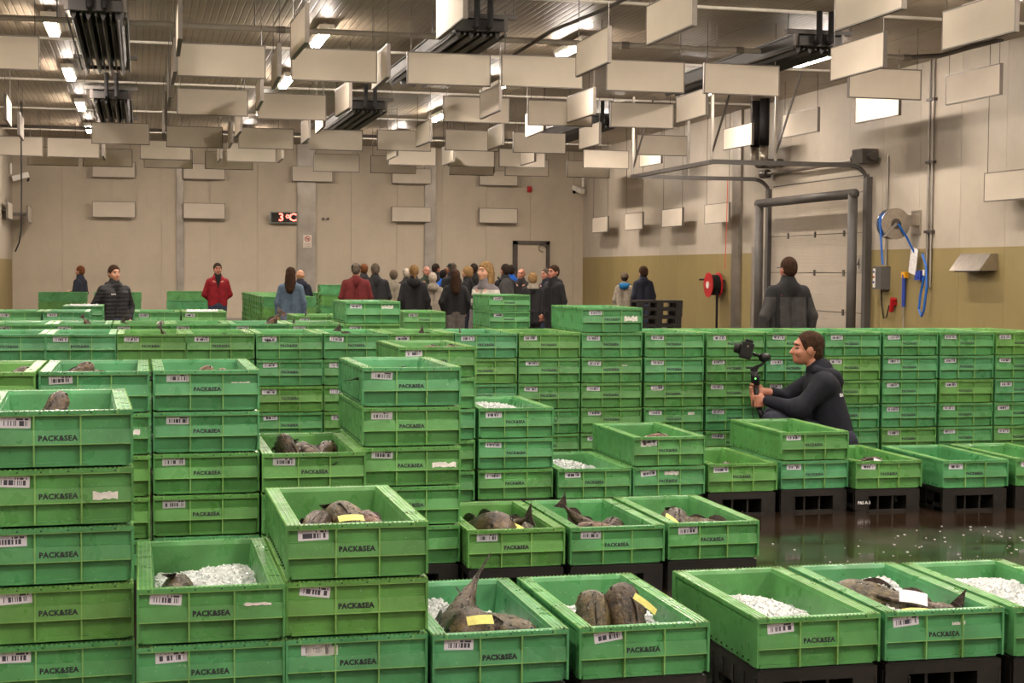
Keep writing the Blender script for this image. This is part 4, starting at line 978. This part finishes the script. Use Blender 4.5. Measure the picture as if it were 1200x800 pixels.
def figure(root, H, res, top, legs, skin, hair=None, style='short', cap=None, arms='hang', build=1.0, hood=None, collar=None, paint=None, topmats=None, long=0.0, beard=None, eyes=True):
    """standing figure facing -y, built for 1.75 m and scaled"""
    k = H/1.75; sc = build
    root.scale = (k, k, k)
    sh = []; arm = []
    for s in (-1, 1):
        S0 = np.array((s*.165*sc, .008, 1.385))
        if arms == 'hang': E, W_ = (s*.235*sc, .03, 1.12), (s*.245*sc, -.02, .875)
        elif arms == 'behind': E, W_ = (s*.25*sc, .06, 1.13), (s*.07, .15, .95)
        elif arms == 'front': E, W_ = (s*.235*sc, .0, 1.13), (s*.09, -.24, 1.13)
        elif arms == 'pocket': E, W_ = (s*.27*sc, .06, 1.14), (s*.20*sc, -.05, .93)
        elif arms == 'wide': E, W_ = (s*.262*sc, .03, 1.13), (s*.275*sc, -.03, .88)
        arm.append((S0, np.array(E), np.array(W_)))
    nk = [cone((0, .02, 1.40), (0, .008, 1.56), .062, .055)]
    core = [cone((s*.07, .01, .96), (s*.085, .0, 1.36), .09, .09) for s in (-1, 1)]+[cone((-.12, .005, 1.36), (.12, .005, 1.36), .055, .055)]
    body = head_prims()+nk+core
    for S0, E, W_ in arm:
        d = W_-E; body += [cone(S0, E, .05, .04), cone(E, W_, .038, .027)]+hand(W_, d, (0, -1, .2) if arms in ('hang', 'wide', 'pocket', 'behind') else (0, 0, 1), 1.0, .5, max(.0095, res*.62))
    for s in (-1, 1): body += [cone((s*.08, .01, .92), (s*.095, .0, .5), .08, .055), cone((s*.095, 0, .5), (s*.1, .02, .08), .052, .04), cone((s*.1, .03, .05), (s*.11, -.12, .035), .035, .03)]
    eyec = [np.array((s*.034, -.083, 1.642)) for s in (-1, 1)]
    def pb(c):
        m = np.zeros(len(c), int)
        if eyes:
            for e in eyec: m[(np.linalg.norm((c-e)*np.array((1, .6, 1.5)), axis=1) < .014) & (c[:, 1] < -.06)] = 1
            for s in (-1, 1): m[(abs(c[:, 0]-s*.036) < .022) & (abs(c[:, 2]-1.668) < .005) & (c[:, 1] < -.06)] = 2
        m[(abs(c[:, 0]) < .026) & (abs(c[:, 2]-1.577) < .006) & (c[:, 1] < -.085)] = 3
        if beard: m[(c[:, 2] < 1.6) & (c[:, 2] > 1.53) & (c[:, 1] < -.02) & (m == 0)] = 2
        return m
    surf_obj('body', body, min(res, .012), [skin, M_EYE, HAIRS[hair] if hair else HAIRS['dark'], LIPS], root, .018, pb)
    t = [cone((s*.082*sc, .012, .93-long), (s*.092*sc, .0, 1.325), .115*sc+.3*long*.1, .102*sc) for s in (-1, 1)]+[cone((-.115*sc, .01, 1.385), (0, .012, 1.455), .078, .088), cone((.115*sc, .01, 1.385), (0, .012, 1.455), .078, .088), cone((0, .018, 1.40), (0, .012, 1.475), .09, .07)]
    for S0, E, W_ in arm: t += [cone(S0, E, .068*sc, .06), cone(E, E+(W_-E)*.9, .06, .045)]
    if collar: t.append(cone((0, .01, 1.455), (0, .0, 1.52), .088, .078))
    surf_obj('jacket' if collar or hood else 'sweater', t, res, topmats or top, root, .028, paint)
    if hood: surf_obj('hood', [ell((0, .105, 1.44), (.12, .065, .085)), cone((-.09, .03, 1.465), (.09, .03, 1.465), .05, .05)], res, hood, root, .04)
    g = [cone((s*.078*sc, .012, .93), (s*.095, .0, .5), .115*sc, .078) for s in (-1, 1)]+[cone((s*.095, 0, .5), (s*.1, .02, .07), .076, .06) for s in (-1, 1)]
    surf_obj('trousers', g, res, legs, root, .03)
    for s in (-1, 1): surf_obj('shoe', [cone((s*.1, .04, .045), (s*.11, -.13, .035), .046, .036)], max(res, .012), M_RUBBER, root, .01)
    if hair and style: surf_obj('hair', hair_prims(style), min(res, .012), HAIRS[hair], root, .015)
    if cap:
        if cap[0] == 'beanie': surf_obj('beanie', [ell((0, .012, 1.675), (.094, .11, .105), [((0, 0, 1.645), (0, -.2, -1))]), ell((0, .012, 1.66), (.098, .114, .03))], min(res, .014), cap[1], root, .01)
        else: surf_obj('cap', [ell((0, .012, 1.672), (.09, .106, .096), [((0, 0, 1.668), (0, -.1, -1))]), ell((0, -.115, 1.672), (.06, .065, .012))], min(res, .014), cap[1], root, .012)

def quilt(m):
    """horizontal padded rolls as relief"""
    nt = m.node_tree; c = nt.nodes.new('ShaderNodeTexCoord'); wv = nt.nodes.new('ShaderNodeTexWave'); wv.bands_direction = 'Z'; wv.inputs['Scale'].default_value = 5.5; wv.inputs['Distortion'].default_value = 2.0
    b = nt.nodes.new('ShaderNodeBump'); b.inputs['Strength'].default_value = .22; b.inputs['Distance'].default_value = .015
    nt.links.new(c.outputs['Object'], wv.inputs['Vector']); nt.links.new(wv.outputs['Fac'], b.inputs['Height']); nt.links.new(b.outputs[0], nt.nodes['Principled BSDF'].inputs['Normal'])
    nt.nodes['Principled BSDF'].inputs['Roughness'].default_value = .6
def crowd():
    BLK = cloth('black', (.013, .013, .014, 1)); NAVY = cloth('navy', (.014, .016, .028, 1)); DK = cloth('charcoal', (.022, .021, .022, 1)); BEI = cloth('beige', (.25, .215, .165, 1))
    JEAN = cloth('jeans', (.035, .045, .075, 1)); JEANL = cloth('light_jeans', (.14, .16, .21, 1)); GRY = cloth('grey_trousers', (.12, .105, .095, 1)); DEN = cloth('denim', (.075, .115, .16, 1))
    RED = cloth('red', lin(130, 22, 32)); MAR = cloth('maroon', lin(92, 28, 28)); BLU = cloth('bright_blue', lin(20, 90, 190)); ORG = cloth('orange', lin(230, 90, 20)); GRN = cloth('green_jacket', lin(52, 62, 48))
    BRN = cloth('brown_knit', lin(92, 78, 62)); STW = cloth('stripe_white', (.5, .46, .42, 1)); STG = cloth('stripe_grey', (.14, .125, .13, 1)); RFL = cloth('reflective', (.6, .75, .85, 1)); GJ = cloth('grey_fleece', (.045, .043, .042, 1)); TEAL = cloth('teal', lin(30, 100, 150))
    r = .018
    def P(name_, x, y, zt, face, label, **kw):
        t = thing('person', label, 'person', (x, y, 0), R(face), 'people in the hall'); figure(t, zt, kw.pop('res', r), **kw); return t
    P('navy', -1.18, 32.0, 1.52, -120, 'person in dark navy jacket at far left, head turned left', top=NAVY, legs=JEAN, skin=SKIN, hair='ginger', arms='front', collar=True)
    def puff(c): return ((np.floor(c[:, 2]/.045) % 2) < .22).astype(int)
    PUF = cloth('quilted_black', (.013, .013, .014, 1)); quilt(PUF)
    t = P('puffer', -.33, 20.6, 1.515, 28, 'man in black quilted puffer jacket looking to the right', top=PUF, legs=JEAN, skin=SKIN, hair='brown', arms='pocket', collar=True, hood=PUF, res=.011, build=1.12)
    MB().box(-.11, -.035, -.116, -.108, 1.315, 1.335).build('chest_logo', STW, t)
    t = P('red', 1.37, 28.4, 1.585, 5, 'man in red jacket standing alone with hands behind his back', top=RED, legs=JEAN, skin=SKIN2, hair='dark', arms='behind', collar=True, res=.014, topmats=[RED, BLK], paint=lambda c: ((abs(c[:, 0]) < .05*(c[:, 2]-1.24)/.2) & (c[:, 1] < -.02) & (c[:, 2] > 1.24)).astype(int))
    P('denim', 2.29, 24.1, 1.512, 165, 'woman with long hair in denim jacket and orange top, seen from behind', top=DEN, legs=JEANL, skin=SKIN, hair='brown', style='long', arms='hang', collar=True, res=.013, topmats=[DEN, ORG], paint=lambda c: ((c[:, 2] < .93) & (abs(c[:, 0]) < .17)).astype(int))
    P('bald', 2.75, 27.2, 1.485, -165, 'bald man in navy coat behind the denim jacket woman', top=NAVY, legs=JEAN, skin=SKIN, hair='bald', style='sides', arms='hang', collar=True, hood=NAVY, long=.1)
    P('maroon', 3.52, 25.6, 1.59, 175, 'man in maroon sweater and black cap, seen from behind', top=MAR, legs=JEAN, skin=SKIN2, hair='grey', cap=('cap', BLK), arms='front', build=1.12, res=.014)
    P('redhair', 4.25, 29.8, 1.60, 190, 'ginger haired man in dark jacket behind the maroon sweater man', top=DK, legs=JEAN, skin=SKIN2, hair='ginger', collar=True)
    P('dark', 3.95, 26.3, 1.59, 185, 'broad man with dark grey hair in black jacket beside maroon sweater', top=BLK, legs=JEAN, skin=SKIN2, hair='grey', build=1.15, collar=True, arms='front')
    P('beanie', 4.50, 27.7, 1.48, 175, 'person in beige jacket and brown knit hat, seen from behind', top=BEI, legs=BEI, skin=SKIN, hair='grey', cap=('beanie', BRN), collar=True)
    P('cap', 5.15, 30.1, 1.512, 170, 'person in grey cap half hidden behind the ponytail woman', top=DK, legs=JEAN, skin=SKIN, hair='white', cap=('cap', GRY), collar=True)
    P('pony', 4.33, 24.6, 1.565, 180, 'woman with blond ponytail in black hooded jacket, seen from behind', top=BLK, legs=JEAN, skin=SKIN, hair='blond', style='tail', hood=BLK, collar=True, build=1.05, res=.014)
    P('green', 6.0, 32.5, 1.575, 5, 'balding man in dark green jacket facing us in the crowd', top=GRN, legs=JEAN, skin=SKIN2, hair='grey', style='sides', collar=True)
    t = P('white', 5.0, 26.5, 1.445, 175, 'white haired woman in beige jacket carrying a black shoulder bag', top=BEI, legs=BEI, skin=SKIN, hair='white', collar=True, hood=BEI)
    P('darkhair', 6.38, 33.4, 1.635, 120, 'tall dark haired man at the back of the crowd', top=BLK, legs=JEAN, skin=SKIN2, hair='dark', collar=True)
    P('blue', 5.86, 29.9, 1.495, 150, 'black haired person in bright blue jacket', top=BLU, legs=JEAN, skin=SKIN, hair='black', collar=True)
    P('brown', 6.3, 31.9, 1.525, 190, 'brown haired person in dark jacket behind the bright blue jacket', top=DK, legs=JEAN, skin=SKIN2, hair='ginger', collar=True)
    P('blackcap', 5.72, 28.4, 1.635, 200, 'tall man in black cap and black jacket in the crowd', top=BLK, legs=JEAN, skin=SKIN2, hair='grey', cap=('cap', BLK), collar=True)
    P('longhair', 5.0, 24.5, 1.495, 175, 'woman with long brown hair, black jacket and grey trousers', top=BLK, legs=GRY, skin=SKIN, hair='brown', style='long', arms='pocket', collar=True, res=.014)
    P('blonde', 5.6, 26.4, 1.555, 230, 'blond person in black jacket with pale reflective arm stripes', top=BLK, legs=NAVY, skin=SKIN, hair='blond', style='bob', collar=True, topmats=[BLK, RFL], paint=lambda c: ((abs(c[:, 0]) > .19) & ((abs(c[:, 2]-1.08) < .014) | (abs(c[:, 2]-.98) < .014))).astype(int))
    P('cap2', 6.46, 29.8, 1.625, 160, 'man in black cap behind the striped jacket woman', top=BLK, legs=JEAN, skin=SKIN2, hair='dark', cap=('cap', BLK), collar=True)
    bands = [(1.33, 1.40, 1), (1.23, 1.28, 1), (1.28, 1.33, 2), (1.14, 1.19, 2)]
    def stripes(c):
        m = np.zeros(len(c), int)
        for a, b, q in bands: m[(c[:, 2] > a) & (c[:, 2] < b)] = q
        return m
    t = P('stripe', 3.93, 17.5, 1.58, -60, 'woman with long blond hair in striped jacket looking down', top=STG, legs=JEAN, skin=SKIN, hair='blond', style='face_long', collar=True, res=.011, topmats=[STG, STW, BLK], paint=stripes, arms='hang')
    P('backpack', 6.24, 26.2, 1.605, 200, 'dark haired man in black jacket wearing a grey backpack', top=BLK, legs=JEAN, skin=SKIN2, hair='dark', collar=True)
    P('bluecap', 7.05, 29.1, 1.60, 170, 'man in blue cap and blue shouldered jacket', top=BLU, legs=JEAN, skin=SKIN2, hair='dark', cap=('cap', NAVY), collar=True, topmats=[BLU, BLK], paint=lambda c: (c[:, 2] < 1.33).astype(int))
    P('glasses', 7.16, 28.7, 1.535, -35, 'bald man in dark jacket facing left toward the crowd', top=DK, legs=JEAN, skin=SKIN2, hair='grey', style='sides', collar=True)
    P('shortblond', 6.66, 25.9, 1.453, 180, 'short haired blond woman in black coat with beige collar', top=BLK, legs=BLK, skin=SKIN, hair='blond', style='bob', collar=True, long=.2, topmats=[BLK, BEI], paint=lambda c: ((c[:, 2] > 1.42) & (abs(c[:, 0]) < .12)).astype(int))
    P('greyhair', 7.33, 27.5, 1.535, -70, 'grey haired man in navy jacket behind the man at the right', top=NAVY, legs=JEAN, skin=SKIN2, hair='grey', collar=True)
    P('blackright', 6.47, 23.8, 1.58, -65, 'man in black jacket at the right end of the crowd, facing left', top=BLK, legs=BLK, skin=SKIN2, hair='brown', collar=True, hood=BLK, arms='hang', res=.014, build=1.08)
    P('beanie2', 9.51, 29.5, 1.465, 150, 'person in beige jacket with teal hood and grey knit hat', top=BEI, legs=JEAN, skin=SKIN, hair='dark', cap=('beanie', BRN), hood=TEAL, collar=True)
    P('hat', 9.53, 28.4, 1.595, 190, 'person with brown bobbed hair in dark jacket by the black pallets', top=NAVY, legs=JEAN, skin=SKIN, hair='brown', style='bob', collar=True)
    t = P('grey', 6.33, 14.3, 1.635, 190, 'man in grey fleece jacket with black shoulders, seen from behind', top=GJ, legs=BLK, skin=SKIN2, hair='brown', style='short', arms='wide', collar=True, res=.009, build=1.14, topmats=[GJ, BLK, BLK], paint=lambda c: np.where((c[:, 2] > 1.335+.0*c[:, 0]) | ((abs(abs(c[:, 0])-.185) < .022) & (abs(c[:, 2]-1.1) < .26) & (c[:, 1] > -.1)), 1, 0))
    MB().box(.09, .15, .098, .106, 1.348, 1.362).build('red_tab', RED, t)
    gl = MB().tube([(.082, .0, 1.648), (.07, -.085, 1.65)], .004, 6).tube([(-.082, .0, 1.648), (-.07, -.085, 1.65)], .004, 6).tube([(-.07, -.1, 1.65), (.07, -.1, 1.65)], .005, 6)
    gl.build('glasses', M_INK, t)
    # bags
    t = thing('shoulder_bag', 'black shoulder bag hanging beside the white haired woman', 'bag', (4.82, 26.3, 0))
    surf_obj('bag_body', [ell((0, 0, .82), (.14, .06, .11))], .016, BLK, t, 0); MB().tube([(-.1, 0, .9), (-.02, .0, 1.1), (.1, .06, 1.28)], .01, 6).build('strap', BLK, t)
    t = thing('backpack', 'grey and black backpack on the dark haired man', 'backpack', (6.22, 26.02, 0), R(20))
    surf_obj('bag_body', [ell((0, 0, 1.17), (.15, .075, .2)), ell((0, -.06, 1.08), (.11, .04, .1))], .016, GJ, t, .03)
    for s in (-1, 1): MB().tube([(s*.1, .03, 1.32), (s*.11, .1, 1.38)], .02, 6).build('strap', BLK, t)
crowd()

def crouching_man():
    """profile to the left; local x = right in the picture, y away, z up (metres), from the head position in the photograph"""
    NV = cloth('navy_hoodie', (.0075, .0085, .015, 1), .85, .3); JN = cloth('dark_jeans', (.018, .02, .034, 1))
    t = thing('person', 'crouching man in navy hooded sweatshirt filming with a camera gimbal', 'person', (4.585, 10.0, 0), 0, 'people in the hall')
    t.rotation_euler = (0, 0, -.30)
    hx, hz = .0, .945                      # head centre
    def Hd(prims):                          # head built facing -y, turned to face -x, moved to its place
        o = []
        tilt = R(-2)
        def T(p):
            x, y, z = p[0], p[1], p[2]-1.63
            x, y = y, -x
            x, z = x*math.cos(tilt)-z*math.sin(tilt), x*math.sin(tilt)+z*math.cos(tilt)
            return np.array((x+hx, y, z+hz))
        for p in prims:
            if p[0] == 'c': o.append(('c', T(p[1]), T(p[2]), p[3], p[4]))
            else:
                r = p[2]; cut = None
                if p[3] is not None: cut = [(T(q), (n[1], -n[0], n[2])) for q, n in p[3]]
                o.append(('e', T(p[1]), np.array((r[1], r[0], r[2])), cut))
        return o
    # joints
    neck = (.075, 0, .80); chest = (.13, 0, .66); hip = (.27, 0, .33)
    shn, shf = (.10, -.17, .71), (.07, .17, .71)
    eln, elf = (-.08, -.21, .535), (-.14, .19, .575)
    wrn, wrf = (-.285, -.075, .585), (-.235, .03, .635)
    grip = (-.365, -.03, .63)
    body = Hd(head_prims())+[cone((.045, 0, .845), neck, .057, .062), cone(neck, chest, .07, .085), cone(chest, (.17, 0, .36), .085, .085), cone((.1, -.13, .7), (.1, .13, .7), .06, .06)]
    body += [cone(shn, eln, .05, .042), cone(eln, wrn, .04, .027), cone(shf, elf, .05, .042), cone(elf, wrf, .04, .027)]
    kn = [(-.25, -.16, .44), (-.22, .16, .44)]; an = [(-.08, -.15, .09), (-.05, .15, .09)]
    for (kx, ky, kz), a in zip(kn, an):
        body += [cone((.2, ky*.6, .31), (kx, ky, kz), .075, .06), cone((kx, ky, kz), a, .055, .04), cone(a, (a[0]-.17, a[1], .04), .04, .03)]
    # gripping hands: palm beside the handle, four fingers wrapped around it, thumb on top
    g0 = np.array((-.352, -.03, .61)); ax = np.array((-.13, 0, 1.0)); ax /= np.linalg.norm(ax)
    for w_, zc, side in ((wrn, -.03, -1), (wrf, .035, 1)):
        w_ = np.array(w_); c = g0+ax*(.0+zc); palm = c+np.array((.035, side*.02, 0))
        body += [cone(w_, palm, .027, .03)]
        for j in range(4):
            b = palm+ax*(.03-.021*j)+np.array((-.008, side*.008, 0))
            m1 = c+ax*(.03-.021*j)+np.array((-.012, side*.036, 0)); m2 = c+ax*(.028-.021*j)+np.array((-.036, side*.012, 0)); m3 = c+ax*(.026-.021*j)+np.array((-.03, -side*.016, 0))
            body += [cone(b, m1, .0125, .0108), cone(m1, m2, .0108, .0098), cone(m2, m3, .0098, .0085)]
        q = palm+ax*.036+np.array((-.006, 0, 0)); q2 = c+ax*.05+np.array((-.004, -side*.012, 0)); q3 = c+ax*.052+np.array((-.034, -side*.018, 0))
        body += [cone(palm, q, .02, .0135), cone(q, q2, .0128, .0115), cone(q2, q3, .0112, .0095)]
    def pb(c):
        m = np.zeros(len(c), int); y, x, z = -c[:, 1], c[:, 0]-hx, c[:, 2]-hz
        for s in (-1, 1):
            m[(x < -.066) & (abs(c[:, 1]-s*.036) < .014) & (abs(z-.010) < .006)] = 1
            m[(x < -.06) & (abs(c[:, 1]-s*.038) < .022) & (abs(z-.035) < .0035)] = 2
        m[(x < -.083) & (abs(c[:, 1]) < .024) & (abs(z+.056) < .005)] = 3
        return m
    surf_obj('body', body, .0055, [SKIN2, M_EYE, HAIRS['brown'], LIPS], t, .012, pb)
    hair = Hd([ell((0, .016, 1.668), (.084, .104, .098), [((0, -.062, 1.70), (0, -.93, -.37)), ((0, 0, 1.615), (0, .25, -1))]), ell((0, .066, 1.615), (.068, .045, .075), [((0, .02, 1.6), (0, -1, 0))])])
    surf_obj('hair', hair, .006, HAIRS['brown'], t, .012)
    top = [cone((.085, 0, .80), (.105, 0, .73), .095, .12), cone((.10, -.10, .70), (.10, .10, .70), .1, .1), cone((.11, -.06, .66), (.18, -.07, .36), .122, .13), cone((.11, .06, .66), (.18, .07, .36), .122, .13), cone((.13, 0, .6), (.2, 0, .38), .12, .125)]
    for a, e, w_ in ((shn, eln, wrn), (shf, elf, wrf)):
        w2 = np.array(e)+(np.array(w_)-np.array(e))*.97
        top += [cone(a, e, .078, .063), cone(e, w2, .06, .04)]
    top += [cone((-.07, -.21, .54), (-.1, -.2, .55), .065, .06)]
    def folds(c): return (((c[:, 2]*9+c[:, 0]*5) % 1) < 0).astype(int)
    surf_obj('hooded_sweatshirt', top, .008, NV, t, .04)
    surf_obj('hood', [cone((.055, -.075, .80), (.17, -.07, .755), .042, .05), cone((.055, .075, .80), (.17, .07, .755), .042, .05), cone((.17, -.07, .755), (.17, .07, .755), .055, .055), cone((.2, -.05, .72), (.2, .05, .72), .05, .05)], .008, NV, t, .03)
    surf_obj('jeans', [cone((.24, ky*.6, .30), (kx, ky, kz), .105, .078) for kx, ky, kz in kn]+[cone(kk, a, .074, .058) for kk, a in zip(kn, an)]+[cone((.2, -.08, .28), (.2, .08, .28), .13, .13)], .01, JN, t, .04)
    for a in an: surf_obj('shoe', [cone((a[0]+.04, a[1], .05), (a[0]-.17, a[1], .042), .05, .042)], .012, M_RUBBER, t, .01)
    me = text_mesh('back_print', 'SEA', .032, M_WHITEINK, .001); b = obj('back_print', me, t, (.222, -.136, .635), (PI/2-R(12), 0, R(55)))
    # the gimbal in his hands
    G = cloth('camera_black', (.012, .012, .013, 1), .4, .05)
    g = thing('camera_gimbal', 'black camera on a handheld gimbal held by the crouching man', 'camera', (4.585, 10.0, 0)); g.rotation_euler = (0, 0, -.30)
    a0 = g0-ax*.19; a1 = g0+ax*.16
    MB().tube([tuple(a0+np.array((.03, 0, -.0))), tuple(g0-ax*.07)], [.022, .02], 12).build('lower_handle', G, g, smooth=True)
    MB().tube([tuple(g0-ax*.08), tuple(g0+ax*.08)], .018, 12).build('grip', G, g, smooth=True)
    hd = g0+ax*.08
    MB().tube([tuple(hd), tuple(hd+ax*.12)], [.03, .026], 14).build('handle_head', G, g, smooth=True)
    MB().cbox(tuple(hd+ax*.04+np.array((.022, -.0, 0))), (.02, .03, .06)).build('control_panel', G, g)
    MB().ball(tuple(hd+ax*.05+np.array((.0, -.032, 0))), .006, 8, 6).build('green_light', M_LEDG, g)
    p0 = hd+ax*.125
    MB().cbox(tuple(p0+np.array((-.01, 0, 0))), (.09, .03, .012)).build('base_arm', G, g)
    MB().tube([tuple(p0), tuple(p0+np.array((.05, 0, .02))), tuple(p0+np.array((.085, 0, .06)))], .011, 8).build('roll_arm', G, g, smooth=True)
    mt = p0+np.array((.075, 0, .075)); MB().tube([tuple(mt+np.array((-.02, -.03, 0))), tuple(mt+np.array((.02, .03, 0)))], .03, 14).build('motor', G, g, smooth=True)
    cm = p0+np.array((-.055, 0, .13))
    MB().tube([tuple(mt), tuple(cm+np.array((.045, 0, -.03)))], .011, 8).build('tilt_arm', G, g, smooth=True)
    cb = MB().cbox((0, 0, 0), (.085, .12, .1)).cbox((.005, 0, .058), (.055, .06, .03)).build('camera_body', G, g, tuple(cm), (0, R(14), 0))
    MB().tube([(-.03, 0, -.005), (-.085, 0, -.01)], [.036, .032], 14).build('lens', M_RUBBER, cb, smooth=True)
    MB().ball((0, -.058, .025), .008, 8, 5).build('dial', M_STAIN, cb)
    MB().cbox((-.0, -.02, -.056), (.08, .05, .02)).build('mounting_plate', G, g, tuple(cm), (0, R(14), 0))
    MB().tube([tuple(g0+np.array((-.03, -.03, -.02))), tuple(g0+np.array((-.035, -.04, -.12))), tuple(g0+np.array((-.02, -.04, -.17)))], .004, 6).build('wrist_strap', G, g)
crouching_man()

# ------------------------------------------------------------------ bring the hall to its final size
for o in list(SC.objects):
    if o.parent is None and o.type != 'CAMERA':
        o.location = o.location*S; o.scale = o.scale*S
